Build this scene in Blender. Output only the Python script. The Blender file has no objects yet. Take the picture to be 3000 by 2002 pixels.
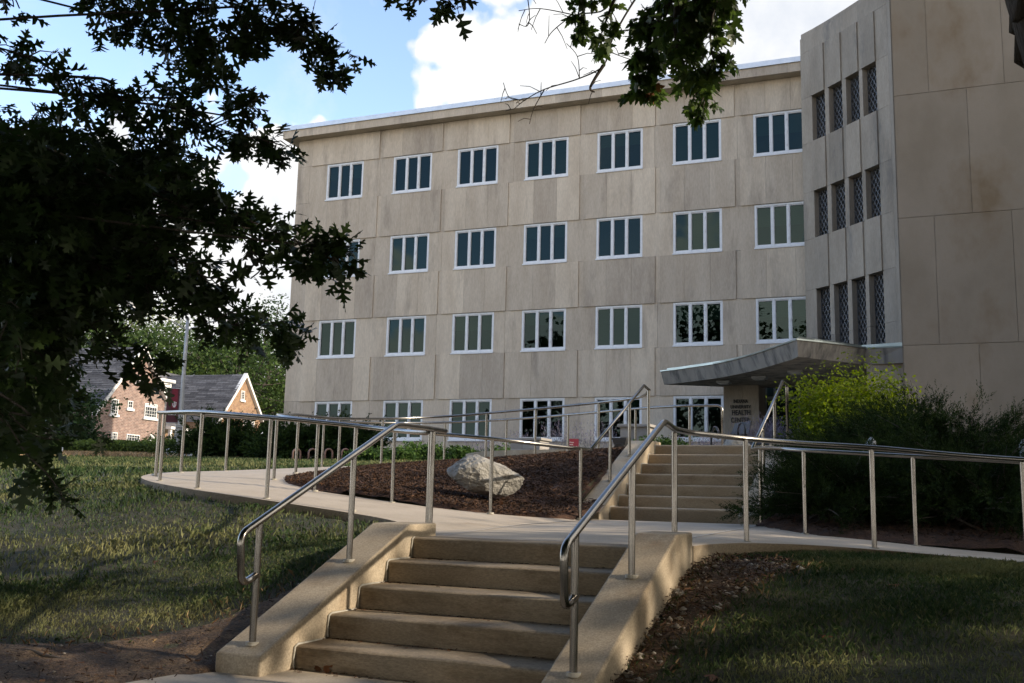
import bpy, bmesh, math, random
import numpy as np
from mathutils import Vector, Matrix

random.seed(7); rng = np.random.default_rng(7)
R_ = math.radians
SC = bpy.context.scene
COL = SC.collection

# ---------------------------------------------------------------- camera
YAW, PITCH, ROLL, FPX = 0.4256, 0.1545, 0.0239, 2917.0     # world: x along the steps, y towards the building, z = 0 at eye level
def cam_axes():
    cy, sy, cp, sp = math.cos(YAW), math.sin(YAW), math.cos(PITCH), math.sin(PITCH)
    f = np.array([-sy*cp, cy*cp, sp]); r = np.array([cy, sy, 0.]); u = np.cross(r, f)
    cr, sr = math.cos(ROLL), math.sin(ROLL)
    return cr*r+sr*u, -sr*r+cr*u, f
CR, CU, CF = cam_axes()
cam = bpy.data.objects.new('camera', bpy.data.cameras.new('camera')); COL.objects.link(cam)
cam.data.sensor_width = 36; cam.data.lens = 36*FPX/3000
cam.data.clip_start = 0.05; cam.data.clip_end = 2000
cam.matrix_world = Matrix(((CR[0], CU[0], -CF[0], 0), (CR[1], CU[1], -CF[1], 0), (CR[2], CU[2], -CF[2], 0), (0, 0, 0, 1)))
SC.camera = cam

# ---------------------------------------------------------------- exposure, sky, sun
SC.view_settings.view_transform = 'Standard'; SC.view_settings.look = 'None'
SC.view_settings.exposure = 0.35; SC.view_settings.gamma = 1.0
SC.render.engine = 'CYCLES'
SC.cycles.max_bounces = 5; SC.cycles.diffuse_bounces = 2; SC.cycles.glossy_bounces = 3; SC.cycles.caustics_reflective = False; SC.cycles.caustics_refractive = False
SC.cycles.transparent_max_bounces = 6; SC.cycles.transmission_bounces = 2
SC.cycles.use_denoising = True; SC.cycles.use_adaptive_sampling = True; SC.cycles.adaptive_threshold = 0.02
SUN_DIR = Vector((2.05, 0.25, 0.90)).normalized()           # towards the sun (read from the rail shadows)
SUN_EL = math.asin(SUN_DIR.z); SUN_AZ = math.atan2(SUN_DIR.x, SUN_DIR.y)
sun = bpy.data.objects.new('sun', bpy.data.lights.new('sun', 'SUN')); COL.objects.link(sun)
sun.data.energy = 4.6; sun.data.angle = R_(0.6); sun.data.color = (1.0, 0.86, 0.68)
sun.rotation_euler = (-SUN_DIR).to_track_quat('-Z', 'Y').to_euler()
sun.location = (60, 8, 30)

def pxray(x, y):                                            # direction through a pixel of the 3000 px photograph
    v = (x-1500)/FPX*CR - (y-1001)/FPX*CU + CF
    return v/np.linalg.norm(v)

W = bpy.data.worlds.new("World"); SC.world = W; W.use_nodes = True
nt = W.node_tree; nt.nodes.clear()
def wn(t, **k):
    n = nt.nodes.new(t)
    for a, b in k.items(): setattr(n, a, b)
    return n
L = nt.links.new
out = wn('ShaderNodeOutputWorld'); bg = wn('ShaderNodeBackground'); L(bg.outputs[0], out.inputs[0]); bg.inputs[1].default_value = 0.12
sky = wn('ShaderNodeTexSky', sky_type='NISHITA', sun_disc=False, sun_elevation=SUN_EL, sun_rotation=SUN_AZ)
sky.air_density = 1.0; sky.dust_density = 0.6; sky.ozone_density = 1.6
tc = wn('ShaderNodeTexCoord')
def wmath(op, a, b=None, clamp=False):
    n = wn('ShaderNodeMath', operation=op, use_clamp=clamp)
    for i, v in enumerate((a, b)):
        if v is None: continue
        if isinstance(v, (int, float)): n.inputs[i].default_value = v
        else: L(v, n.inputs[i])
    return n.outputs[0]
def wdot(v):
    n = wn('ShaderNodeVectorMath', operation='DOT_PRODUCT'); L(tc.outputs['Generated'], n.inputs[0]); n.inputs[1].default_value = tuple(v)
    return n.outputs['Value']
def wnoise(scale, detail, rough, dist=0.0):
    n = wn('ShaderNodeTexNoise'); n.inputs['Scale'].default_value = scale; n.inputs['Detail'].default_value = detail
    n.inputs['Roughness'].default_value = rough; n.inputs['Distortion'].default_value = dist
    L(tc.outputs['Generated'], n.inputs['Vector']); return n.outputs['Fac']
# the cumulus bank: everything below two great-circle edges, ragged by noise; a blue hole to the north-west above it
a_, b_, c_ = pxray(760, 330), pxray(1330, 10), pxray(-100, 400)
n1 = np.cross(b_, a_); n1 /= np.linalg.norm(n1)
n2 = np.cross(a_, c_); n2 /= np.linalg.norm(n2)
blue = pxray(500, 60)
if n1 @ blue < 0: n1 = -n1
if n2 @ blue < 0: n2 = -n2
edge = wmath('MINIMUM', wdot(n1), wdot(n2))                 # > 0 in the blue
far = wmath('SUBTRACT', 0.86, wdot(blue))                   # the hole closes away from its middle
vor = wn('ShaderNodeTexVoronoi', feature='SMOOTH_F1'); vor.inputs['Scale'].default_value = 11; vor.inputs['Smoothness'].default_value = 0.5
vor.inputs['Detail'].default_value = 3; vor.inputs['Roughness'].default_value = 0.55
L(tc.outputs['Generated'], vor.inputs['Vector'])
bump_ = wmath('ADD', wmath('MULTIPLY', wmath('SUBTRACT', wnoise(9, 9, 0.55), 0.5), 0.17), wmath('MULTIPLY', wmath('SUBTRACT', 0.35, vor.outputs['Distance']), 0.13))
bank = wmath('MULTIPLY', wmath('ADD', wmath('SUBTRACT', wmath('ADD', bump_, 0.055), edge), wmath('MAXIMUM', wmath('MULTIPLY', far, 0.5), 0.0)), 55.0, True)
wisp = wmath('MULTIPLY', wmath('SUBTRACT', wnoise(4.0, 8, 0.62, 0.5), 0.47), 3.0, True)
wisp = wmath('MULTIPLY', wisp, 0.55)
mask = wmath('MAXIMUM', bank, wisp)
tone = wnoise(5, 7, 0.6)
ramp = wn('ShaderNodeValToRGB'); L(tone, ramp.inputs[0])
ramp.color_ramp.elements[0].position = 0.30; ramp.color_ramp.elements[0].color = (9.6, 9.5, 9.5, 1)
ramp.color_ramp.elements[1].position = 0.55; ramp.color_ramp.elements[1].color = (14.6, 13.4, 11.7, 1)
boost = wn('ShaderNodeMix', data_type='RGBA', blend_type='MULTIPLY'); boost.inputs[0].default_value = 1.0
L(sky.outputs[0], boost.inputs[6]); boost.inputs[7].default_value = (2.75, 2.55, 2.55, 1)
# clouds in view are dimmed and cooled; unseen ones left brighter to light the facade
side = wn('ShaderNodeMapRange'); L(wdot(CF), side.inputs[0]); side.inputs[1].default_value = 0.25; side.inputs[2].default_value = 0.72
dull = wn('ShaderNodeMix', data_type='RGBA', blend_type='MULTIPLY'); L(side.outputs[0], dull.inputs[0]); L(ramp.outputs[0], dull.inputs[6]); dull.inputs[7].default_value = (0.50, 0.545, 0.62, 1)
mix = wn('ShaderNodeMix', data_type='RGBA'); L(mask, mix.inputs[0]); L(boost.outputs[2], mix.inputs[6]); L(dull.outputs[2], mix.inputs[7])
L(mix.outputs[2], bg.inputs[0])

# ---------------------------------------------------------------- helpers
def tag(o, label=None, cat=None, group=None, kind=None):
    if label: o['label'] = label
    if cat: o['category'] = cat
    if group: o['group'] = group
    if kind: o['kind'] = kind
    return o
def empty(name, loc, label, cat, group=None):
    o = bpy.data.objects.new(name, None); COL.objects.link(o); o.location = loc; o.empty_display_size = 0.2
    return tag(o, label, cat, group)
def root_loc(o):
    v = Vector((0, 0, 0))
    while o is not None: v = v + o.location; o = o.parent
    return v
def link(name, me, m, parent=None, smooth=False):
    o = bpy.data.objects.new(name, me); COL.objects.link(o)
    if m is not None: me.materials.append(m)
    if parent is not None:
        off = root_loc(parent); o.parent = parent
        me.transform(Matrix.Translation(-off))
    if smooth: me.polygons.foreach_set('use_smooth', [True]*len(me.polygons))
    return o
def np_mesh(name, V, F, tint=None):                         # V (n,3), F (m,k): every face has k corners
    me = bpy.data.meshes.new(name); V = np.asarray(V, np.float32); F = np.asarray(F, np.int32)
    me.vertices.add(len(V)); me.vertices.foreach_set('co', V.ravel())
    k = F.shape[1]
    me.loops.add(F.size); me.loops.foreach_set('vertex_index', F.ravel())
    me.polygons.add(len(F)); me.polygons.foreach_set('loop_start', np.arange(0, F.size, k, dtype=np.int32))
    if hasattr(me.polygons[0], 'loop_total'):
        try: me.polygons.foreach_set('loop_total', np.full(len(F), k, np.int32))
        except Exception: pass
    me.update(calc_edges=True); me.validate()
    if tint is not None:
        at = me.attributes.new('tint', 'FLOAT', 'FACE'); at.data.foreach_set('value', np.asarray(tint, np.float32))
    return me
class MB:                                                    # collects shapes into ONE mesh
    def __init__(s): s.v = []; s.f = []; s.t = []
    def add(s, v, f, t=0.5):
        n = len(s.v); s.v += [tuple(p) for p in v]; s.f += [tuple(i+n for i in q) for q in f]; s.t += [t]*len(f)
    def box(s, a, b, t=0.5, X=None):
        (x0, y0, z0), (x1, y1, z1) = a, b
        v = [(x0,y0,z0),(x1,y0,z0),(x1,y1,z0),(x0,y1,z0),(x0,y0,z1),(x1,y0,z1),(x1,y1,z1),(x0,y1,z1)]
        if X: v = [X(*p) for p in v]
        s.add(v, [(0,3,2,1),(4,5,6,7),(0,1,5,4),(1,2,6,5),(2,3,7,6),(3,0,4,7)], t)
    def prism(s, poly, z0, z1, t=0.5, X=None):               # z0, z1: numbers or one per corner; poly counter-clockwise
        n = len(poly); Z0 = z0 if hasattr(z0, '__len__') else [z0]*n; Z1 = z1 if hasattr(z1, '__len__') else [z1]*n
        v = [(p[0], p[1], Z0[i]) for i, p in enumerate(poly)] + [(p[0], p[1], Z1[i]) for i, p in enumerate(poly)]
        if X: v = [X(*p) for p in v]
        s.add(v, [tuple(range(n-1, -1, -1)), tuple(range(n, 2*n))] + [(i, (i+1) % n, n+(i+1) % n, n+i) for i in range(n)], t)
    def quad(s, a, b, c, d, t=0.5): s.add([a, b, c, d], [(0, 1, 2, 3)], t)
    def tube(s, path, r, n=12, t=0.5, cap=True):
        P = [Vector(p) for p in path]; m = len(P)
        rr = r if hasattr(r, '__len__') else [r]*m
        T = []
        for i in range(m):
            a = P[min(i+1, m-1)]-P[max(i-1, 0)]; T.append(a.normalized() if a.length > 1e-9 else Vector((0, 0, 1)))
        N = T[0].orthogonal().normalized(); v = []; f = []
        for i in range(m):
            N = (N-T[i]*N.dot(T[i])).normalized(); B = T[i].cross(N)
            for k in range(n):
                a = 2*math.pi*k/n; v.append(P[i]+(N*math.cos(a)+B*math.sin(a))*rr[i])
        for i in range(m-1):
            for k in range(n):
                f.append((i*n+k, i*n+(k+1) % n, (i+1)*n+(k+1) % n, (i+1)*n+k))
        if cap: f += [tuple(range(n-1, -1, -1)), tuple(range((m-1)*n, m*n))]
        s.add(v, f, t)
    def mesh(s, name):
        me = bpy.data.meshes.new(name); me.from_pydata(s.v, [], s.f); me.update()
        at = me.attributes.new('tint', 'FLOAT', 'FACE'); at.data.foreach_set('value', np.asarray(s.t, np.float32))
        return me
    def build(s, name, m, parent=None, smooth=False, bevel=0.0, seg=2):
        me = s.mesh(name)
        if bevel:
            bm = bmesh.new(); bm.from_mesh(me); bmesh.ops.remove_doubles(bm, verts=bm.verts, dist=1e-5)
            bmesh.ops.recalc_face_normals(bm, faces=bm.faces)
            e = [e for e in bm.edges if len(e.link_faces) == 2 and e.calc_face_angle(0) > 0.35]
            bmesh.ops.bevel(bm, geom=e, offset=bevel, segments=seg, profile=0.5, affect='EDGES', clamp_overlap=True)
            bm.to_mesh(me); bm.free()
        o = link(name, me, m, parent, smooth and not bevel)
        if smooth and not bevel:
            for p in me.polygons:
                if len(p.vertices) > 4: p.use_smooth = False
        return o
def smooth_path(pts, n=8, closed=False):                     # Catmull-Rom through the points
    P = [Vector(p) for p in pts]; out = []
    for i in range(len(P)-1):
        p0, p1, p2, p3 = P[max(i-1, 0)], P[i], P[i+1], P[min(i+2, len(P)-1)]
        for k in range(n):
            t = k/n
            out.append(0.5*((2*p1)+(p2-p0)*t+(2*p0-5*p1+4*p2-p3)*t*t+(3*p1-p0-3*p2+p3)*t**3))
    out.append(P[-1]); return out
def dup(root, loc, label=None, group=None):                  # a copy of a thing with copies of its parts and sub-parts
    r = root.copy(); COL.objects.link(r); r.location = loc
    if label: r['label'] = label
    if group: r['group'] = group
    for ch in list(root.children):
        c = ch.copy(); COL.objects.link(c); c.parent = r
        for g in list(ch.children):
            d = g.copy(); COL.objects.link(d); d.parent = c
    return r

# ---------------------------------------------------------------- materials (procedural, real-world base colours)
def mat(name, c1, c2=None, scale=4.0, rough=0.8, bump=0.0, bscale=40.0, detail=6, metal=0.0, tint=None, c3=None, s3=1.0, w3=0.5, stretch=None, spec=0.5, lo=0.35, hi=0.65, trans=None, bdist=0.01, grain=None):
    m = bpy.data.materials.new(name); m.use_nodes = True; t = m.node_tree; N = t.nodes; K = t.links.new
    p = N['Principled BSDF']; p.inputs['Roughness'].default_value = rough; p.inputs['Metallic'].default_value = metal
    p.inputs['Specular IOR Level'].default_value = spec
    tcn = N.new('ShaderNodeNewGeometry'); vec = tcn.outputs['Position']
    if stretch:
        mp = N.new('ShaderNodeMapping'); K(vec, mp.inputs[0]); mp.inputs['Scale'].default_value = stretch; vec = mp.outputs[0]
    def noise(sc, d=detail, r=0.6):
        n = N.new('ShaderNodeTexNoise'); K(vec, n.inputs['Vector']); n.inputs['Scale'].default_value = sc; n.inputs['Detail'].default_value = d; n.inputs['Roughness'].default_value = r
        return n.outputs['Fac']
    def mixc(f, a, b, mode='MIX'):
        x = N.new('ShaderNodeMix'); x.data_type = 'RGBA'; x.blend_type = mode
        if isinstance(f, float): x.inputs[0].default_value = f
        else: K(f, x.inputs[0])
        for i, c in ((6, a), (7, b)):
            if isinstance(c, tuple): x.inputs[i].default_value = (*c, 1) if len(c) == 3 else c
            else: K(c, x.inputs[i])
        return x.outputs[2]
    def rampf(f, a, b):
        r = N.new('ShaderNodeMapRange'); K(f, r.inputs[0]); r.inputs[1].default_value = a; r.inputs[2].default_value = b; return r.outputs[0]
    col = tuple(c1)
    if c2: col = mixc(rampf(noise(scale), lo, hi), tuple(c1), tuple(c2))
    if c3: col = mixc(rampf(noise(s3, 5, 0.65), 1-w3, 1-w3+0.18), col, tuple(c3))
    if grain: col = mixc(1.0, col, mixc(rampf(noise(grain[0], 3, 0.7), 0.36, 0.64), (grain[1],)*3, (grain[2],)*3), 'MULTIPLY')
    if tint:                                                 # per-piece colour of the piece itself (a paler slab, a drier blade)
        a = N.new('ShaderNodeAttribute'); a.attribute_name = 'tint'
        col = mixc(a.outputs['Fac'], mixc(1.0, col, tuple(tint[0]), 'MULTIPLY'), mixc(1.0, col, tuple(tint[1]), 'MULTIPLY'))
    if isinstance(col, tuple): p.inputs['Base Color'].default_value = (*col, 1)
    else: K(col, p.inputs['Base Color'])
    if bump:
        b = N.new('ShaderNodeBump'); b.inputs['Strength'].default_value = bump; b.inputs['Distance'].default_value = bdist
        K(noise(bscale, 4), b.inputs['Height']); K(b.outputs[0], p.inputs['Normal'])
    if trans:                                                # thin leaves let light through
        tr = N.new('ShaderNodeBsdfTranslucent')
        if isinstance(col, tuple): tr.inputs[0].default_value = (*[min(1, c*trans[1]) for c in col], 1)
        else: K(mixc(1.0, col, (trans[1],)*3, 'MULTIPLY'), tr.inputs[0])
        ms = N.new('ShaderNodeMixShader'); ms.inputs[0].default_value = trans[0]
        K(p.outputs[0], ms.inputs[1]); K(tr.outputs[0], ms.inputs[2]); K(ms.outputs[0], N['Material Output'].inputs[0])
    return m
M = {}
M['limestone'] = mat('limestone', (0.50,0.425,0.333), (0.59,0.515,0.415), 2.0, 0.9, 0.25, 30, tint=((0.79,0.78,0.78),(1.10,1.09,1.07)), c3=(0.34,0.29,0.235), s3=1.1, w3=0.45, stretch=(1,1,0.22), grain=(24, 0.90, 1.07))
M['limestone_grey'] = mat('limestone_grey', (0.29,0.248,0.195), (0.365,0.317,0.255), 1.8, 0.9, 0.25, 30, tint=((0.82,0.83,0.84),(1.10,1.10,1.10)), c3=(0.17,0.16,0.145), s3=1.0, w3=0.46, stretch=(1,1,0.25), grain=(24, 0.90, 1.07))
M['limestone_brown'] = mat('limestone_brown', (0.185,0.152,0.112), (0.225,0.188,0.145), 0.9, 0.9, 0.3, 26, tint=((0.88,0.88,0.88),(1.08,1.08,1.08)), c3=(0.145,0.105,0.062), s3=0.45, w3=0.48, stretch=(1,1,0.6))  # wing stone darkened: the trees' shade is put into its colour
M['stone_joint'] = mat('stone_joint', (0.24,0.22,0.19), rough=0.95)
M['concrete'] = mat('concrete', (0.34,0.275,0.19), (0.43,0.36,0.265), 2.2, 0.88, 0.35, 160, c3=(0.25,0.185,0.115), s3=1.9, w3=0.47, bdist=0.006, grain=(75, 0.74, 1.16))
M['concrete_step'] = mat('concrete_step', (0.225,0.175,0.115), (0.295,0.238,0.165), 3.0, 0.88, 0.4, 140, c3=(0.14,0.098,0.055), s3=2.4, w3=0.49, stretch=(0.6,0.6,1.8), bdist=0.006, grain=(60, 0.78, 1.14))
M['concrete_tan'] = mat('concrete_tan', (0.33,0.25,0.16), (0.40,0.315,0.215), 3.0, 0.88, 0.4, 140, c3=(0.23,0.165,0.10), s3=2.4, w3=0.44, stretch=(0.6,0.6,1.8), bdist=0.006, grain=(60, 0.82, 1.12))
M['concrete_path'] = mat('concrete_path', (0.42,0.355,0.275), (0.49,0.42,0.335), 1.5, 0.9, 0.35, 200, c3=(0.35,0.285,0.21), s3=0.9, w3=0.44, bdist=0.003, grain=(70, 0.86, 1.08))
M['sealant'] = mat('sealant', (0.45,0.43,0.38), (0.30,0.275,0.22), 22, 0.8)
M['steel'] = mat('steel', (0.33,0.312,0.285), (0.26,0.243,0.22), 5, 0.22, metal=1.0, c3=(0.20,0.175,0.145), s3=9, w3=0.36)
M['white_metal'] = mat('white_metal', (0.74,0.76,0.78), (0.66,0.68,0.70), 6, 0.4)
M['pale_metal'] = mat('pale_metal', (0.70,0.73,0.76), (0.60,0.63,0.66), 3, 0.35, metal=0.55)
M['flashing'] = mat('flashing', (0.30,0.34,0.32), (0.42,0.46,0.44), 1.5, 0.3, metal=0.8)
M['dark_iron'] = mat('dark_iron', (0.17,0.17,0.175), (0.24,0.24,0.245), 12, 0.45, metal=0.6)
M['blind'] = mat('blind', (0.055,0.085,0.066), (0.07,0.10,0.08), 3, 0.9, 0.5, 3, stretch=(0.2,0.2,14))
M['room'] = mat('room', (0.035,0.04,0.04), (0.06,0.06,0.055), 0.8, 0.9)
M['soil'] = mat('soil', (0.075,0.043,0.023), (0.175,0.112,0.060), 4, 0.95, 0.9, 60, c3=(0.045,0.029,0.018), s3=2.9, w3=0.52, bdist=0.03, grain=(45, 0.45, 1.45))
M['lawn'] = mat('lawn', (0.032,0.038,0.017), (0.065,0.055,0.028), 2.6, 0.95, 0.8, 60, c3=(0.13,0.10,0.055), s3=0.55, w3=0.42, bdist=0.03)
M['mulch'] = mat('mulch', (0.055,0.026,0.015), (0.11,0.055,0.030), 9, 0.95, 1.0, 45, c3=(0.035,0.018,0.012), s3=3, w3=0.48, bdist=0.04)
M['mulch_chip'] = mat('mulch_chip', (0.046,0.0225,0.0105), (0.082,0.041,0.019), 20, 0.9, tint=((0.35,0.35,0.35),(1.7,1.6,1.5)))
M['grass'] = mat('grass', (0.050,0.080,0.024), (0.068,0.096,0.032), 2.0, 0.7, tint=((0.7,0.95,0.8),(4.4,3.0,3.8)), trans=(0.3, 1.3))
M['straw'] = mat('straw', (0.42,0.29,0.145), (0.52,0.38,0.21), 5, 0.9, tint=((0.6,0.55,0.5),(1.1,1.1,1.1)), trans=(0.25, 1.0))
M['bark'] = mat('bark', (0.055,0.045,0.037), (0.10,0.085,0.07), 7, 0.95, 1.0, 22, stretch=(1,1,0.22), bdist=0.05)
M['twig'] = mat('twig', (0.06,0.048,0.04), (0.09,0.075,0.06), 12, 0.9)
M['oak_leaf'] = mat('oak_leaf', (0.022,0.045,0.011), (0.038,0.066,0.016), 3, 0.5, tint=((0.7,0.75,0.8),(1.35,1.3,1.0)), trans=(0.28, 1.6))
M['maple_leaf'] = mat('maple_leaf', (0.045,0.082,0.016), (0.065,0.105,0.022), 3, 0.5, tint=((0.7,0.75,0.8),(1.5,1.4,1.0)), trans=(0.38, 2.0))
M['dead_leaf'] = mat('dead_leaf', (0.19,0.075,0.03), (0.26,0.12,0.05), 20, 0.8, tint=((0.5,0.5,0.5),(1.2,1.1,1.0)), trans=(0.2, 1.0))
def leafm(n, c, tr=0.26): return mat(n, tuple(v*.72 for v in c), tuple(v*.95 for v in c), 1.2, 0.7, tint=((0.42,0.47,0.5),(1.7,1.6,1.25)), trans=(tr, 1.5), spec=.2)
M['tree_mid'] = leafm('tree_mid', (0.055,0.095,0.026)); M['tree_dark'] = leafm('tree_dark', (0.032,0.062,0.022)); M['tree_pale'] = leafm('tree_pale', (0.12,0.15,0.065))
M['tree_yellow'] = leafm('tree_yellow', (0.085,0.125,0.03))
M['juniper'] = mat('juniper', (0.011,0.024,0.007), (0.019,0.034,0.010), 2.5, 0.8, tint=((0.5,0.55,0.6),(2.0,1.9,1.1)), trans=(0.12, 1.3), spec=0.12)
M['bright_shrub'] = mat('bright_shrub', (0.085,0.122,0.003), (0.12,0.155,0.004), 2.5, 0.6, tint=((0.45,0.55,0.6),(1.4,1.3,1.0)), trans=(0.45, 1.9), spec=.2)
M['shrub_green'] = leafm('shrub_green', (0.060,0.115,0.026)); M['hedge'] = leafm('hedge', (0.085,0.125,0.026))
M['sage'] = mat('sage', (0.12,0.118,0.145), (0.16,0.158,0.185), 6, 0.9, tint=((0.6,0.75,0.5),(1.2,1.1,1.35)))
M['rock'] = mat('rock', (0.26,0.25,0.225), (0.36,0.345,0.315), 5.2, 0.9, 1.0, 22, c3=(0.15,0.14,0.12), s3=2.4, w3=0.46, bdist=0.04)
M['stone_block'] = mat('stone_block', (0.30,0.28,0.26), (0.37,0.35,0.33), 4, 0.9, 0.5, 30, tint=((0.8,0.8,0.8),(1.15,1.15,1.15)))
M['shingle'] = mat('shingle', (0.055,0.055,0.06), (0.10,0.10,0.105), 6, 0.9, tint=((0.6,0.6,0.62),(1.7,1.7,1.7)))
M['white_paint'] = mat('white_paint', (0.78,0.78,0.76), (0.70,0.70,0.68), 5, 0.5)
M['pole_grey'] = mat('pole_grey', (0.40,0.41,0.42), (0.32,0.33,0.34), 4, 0.5, metal=0.3)
M['crimson_dark'] = mat('crimson_dark', (0.060,0.012,0.022), (0.07,0.014,0.025), 4, 0.7); M['crimson'] = mat('crimson', (0.13,0.003,0.018), (0.16,0.005,0.022), 4, 0.7)
M['sign_white'] = mat('sign_white', (0.72,0.74,0.76), (0.66,0.68,0.70), 6, 0.45); M['sign_black'] = mat('sign_black', (0.012,0.012,0.013), rough=0.5)
M['letter'] = mat('letter', (0.02,0.019,0.018), rough=0.5); M['black_metal'] = mat('black_metal', (0.018,0.018,0.02), (0.03,0.03,0.032), 9, 0.5)
M['rust_pipe'] = mat('rust_pipe', (0.20,0.115,0.085), (0.26,0.16,0.12), 12, 0.7); M['wood_post'] = mat('wood_post', (0.20,0.13,0.085), (0.28,0.19,0.13), 8, 0.9); M['rope'] = mat('rope', (0.30,0.24,0.16), rough=0.9)
M['orange'] = mat('orange', (0.55,0.16,0.06), rough=0.7); M['car_white'] = mat('car_white', (0.75,0.75,0.76), rough=0.25); M['car_glass'] = mat('car_glass', (0.02,0.025,0.03), rough=0.08); M['tyre'] = mat('tyre', (0.02,0.02,0.02), rough=0.9)
def glass_mat():
    m = bpy.data.materials.new('window_glass'); m.use_nodes = True; t = m.node_tree; N = t.nodes; K = t.links.new; N.remove(N['Principled BSDF'])
    tr = N.new('ShaderNodeBsdfTransparent'); tr.inputs[0].default_value = (0.27,0.38,0.35,1)
    gl = N.new('ShaderNodeBsdfGlossy'); gl.inputs[0].default_value = (0.46,0.66,0.66,1); gl.inputs['Roughness'].default_value = 0.01
    fr = N.new('ShaderNodeFresnel'); fr.inputs[0].default_value = 1.55
    mx = N.new('ShaderNodeMixShader'); K(fr.outputs[0], mx.inputs[0]); K(tr.outputs[0], mx.inputs[1]); K(gl.outputs[0], mx.inputs[2]); K(mx.outputs[0], N['Material Output'].inputs[0])
    return m
M['glass'] = glass_mat()
def brick_mat(name, ca, cb, mortar, dark=0.35):
    m = bpy.data.materials.new(name); m.use_nodes = True; t = m.node_tree; N = t.nodes; K = t.links.new; p = N['Principled BSDF']; p.inputs['Roughness'].default_value = 0.9
    uv = N.new('ShaderNodeUVMap'); uv.uv_map = 'UVMap'
    b = N.new('ShaderNodeTexBrick'); K(uv.outputs[0], b.inputs['Vector'])
    b.inputs['Color1'].default_value = (*ca, 1); b.inputs['Color2'].default_value = (*cb, 1); b.inputs['Mortar'].default_value = (*mortar, 1)
    b.inputs['Scale'].default_value = 1.0; b.inputs['Mortar Size'].default_value = 0.010; b.inputs['Brick Width'].default_value = 0.30; b.inputs['Row Height'].default_value = 0.10; b.inputs['Bias'].default_value = -0.15
    n = N.new('ShaderNodeTexNoise'); K(uv.outputs[0], n.inputs['Vector']); n.inputs['Scale'].default_value = 3.0; n.inputs['Detail'].default_value = 6
    r = N.new('ShaderNodeMapRange'); K(n.outputs['Fac'], r.inputs[0]); r.inputs[1].default_value = 0.3; r.inputs[2].default_value = 0.7; r.inputs[3].default_value = 1-dark; r.inputs[4].default_value = 1.15
    x = N.new('ShaderNodeMix'); x.data_type = 'RGBA'; x.blend_type = 'MULTIPLY'; x.inputs[0].default_value = 1; K(b.outputs['Color'], x.inputs[6]); K(r.outputs[0], x.inputs[7]); K(x.outputs[2], p.inputs['Base Color'])
    return m
M['brick_pink'] = brick_mat('brick_pink', (0.285,0.185,0.15), (0.185,0.12,0.105), (0.40,0.35,0.315)); M['brick_orange'] = brick_mat('brick_orange', (0.32,0.19,0.10), (0.24,0.125,0.08), (0.37,0.30,0.22))
# ================================================================ ground shape
CTRL = np.array([
 (-3.1,4.9,-1.165),(-3.1,2,-1.27),(-3.1,-3,-1.5),(3,-3,-1.5),(-9,-3,-1.45),(-16,-3,-1.3),(10,-3,-1.5),
 (-4.6,5.27,-1.13),(-4.6,6.0,-0.90),(-4.6,6.8,-0.62),(-4.7,7.5,-0.44),(-5.2,8.4,-0.37),(-6,8.85,-0.295),(-7.1,8.8,-0.20),(-8.3,9.0,-0.115),(-9.85,9.9,-0.02),(-10.75,10.75,0.07),(-11.35,11.9,0.14),(-11.75,13.4,0.24),
 (-6,7,-0.66),(-8,7.3,-0.55),(-10,8,-0.36),(-12,9,-0.14),(-7,5,-1.0),(-10,5,-0.86),(-13,6,-0.5),(-14,10,0.02),(-16,13,0.3),
 (-12.0,15.5,0.38),(-12.0,18,0.52),(-10.8,20.5,0.70),(-8,20.8,0.80),(-15,18,0.55),(-17,24,0.85),(-22,30,1.1),(-30.7,33,1.30),(-40,37.7,1.48),(-46,33,1.25),(-60,60,2.0),(-100,100,5.0),(-120,60,3.5),(-90,20,1.5),(-60,5,0.2),(-60,150,6),(0,160,7),(80,160,7),(80,60,3),(80,0,-1),(80,-60,-2),(-30,-60,-3),(-140,-60,-2),(-140,160,7),
 (-26,36,1.28),(-15,36,1.28),(-9,35,1.2),(-13,28,1.12),(-7,24,0.98),(-5,33,1.1),(-2,27,1.0),(-4,19,0.87),(-3.5,16.6,0.80),
 (-7,13,0.10),(-8.3,13.5,0.24),(-7,15,0.42),(-8.8,16,0.52),(-6.2,16.8,0.78),(-5.3,14.2,0.36),(-5.2,15.6,0.70),(-6.3,11.9,-0.04),(-5.2,12.6,-0.16),
 (-1.75,5.75,-1.04),(-1.75,6.7,-0.73),(-1.75,7.5,-0.52),(-1.6,8.55,-0.455),(-1.0,9.0,-0.425),(-0.5,9.2,-0.43),(2,9.4,-0.58),(7,9.5,-0.88),
 (-0.9,6.2,-0.84),(1,6.5,-0.76),(4,6,-0.92),(0,4.5,-1.12),(4,3,-1.22),(12,6,-1.1),(20,10,-1.0),
 (1,12.5,-0.30),(0,14,0.02),(3,14,-0.2),(-1.5,14,0.0),(-1,17,0.6),(2,20,0.6),(8,14,-0.5),(8,25,0.5),(2,28,0.85),(20,28,0.6)])
def _tps_fit(C):
    n = len(C); d = np.hypot(C[:,None,0]-C[None,:,0], C[:,None,1]-C[None,:,1])
    K = np.where(d > 0, d*d*np.log(d+1e-12), 0)+np.eye(n)*0.02
    Pm = np.c_[np.ones(n), C[:,:2]]
    A = np.block([[K, Pm],[Pm.T, np.zeros((3,3))]])
    return np.linalg.solve(A, np.r_[C[:,2], 0, 0, 0])
TW = _tps_fit(CTRL)
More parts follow.
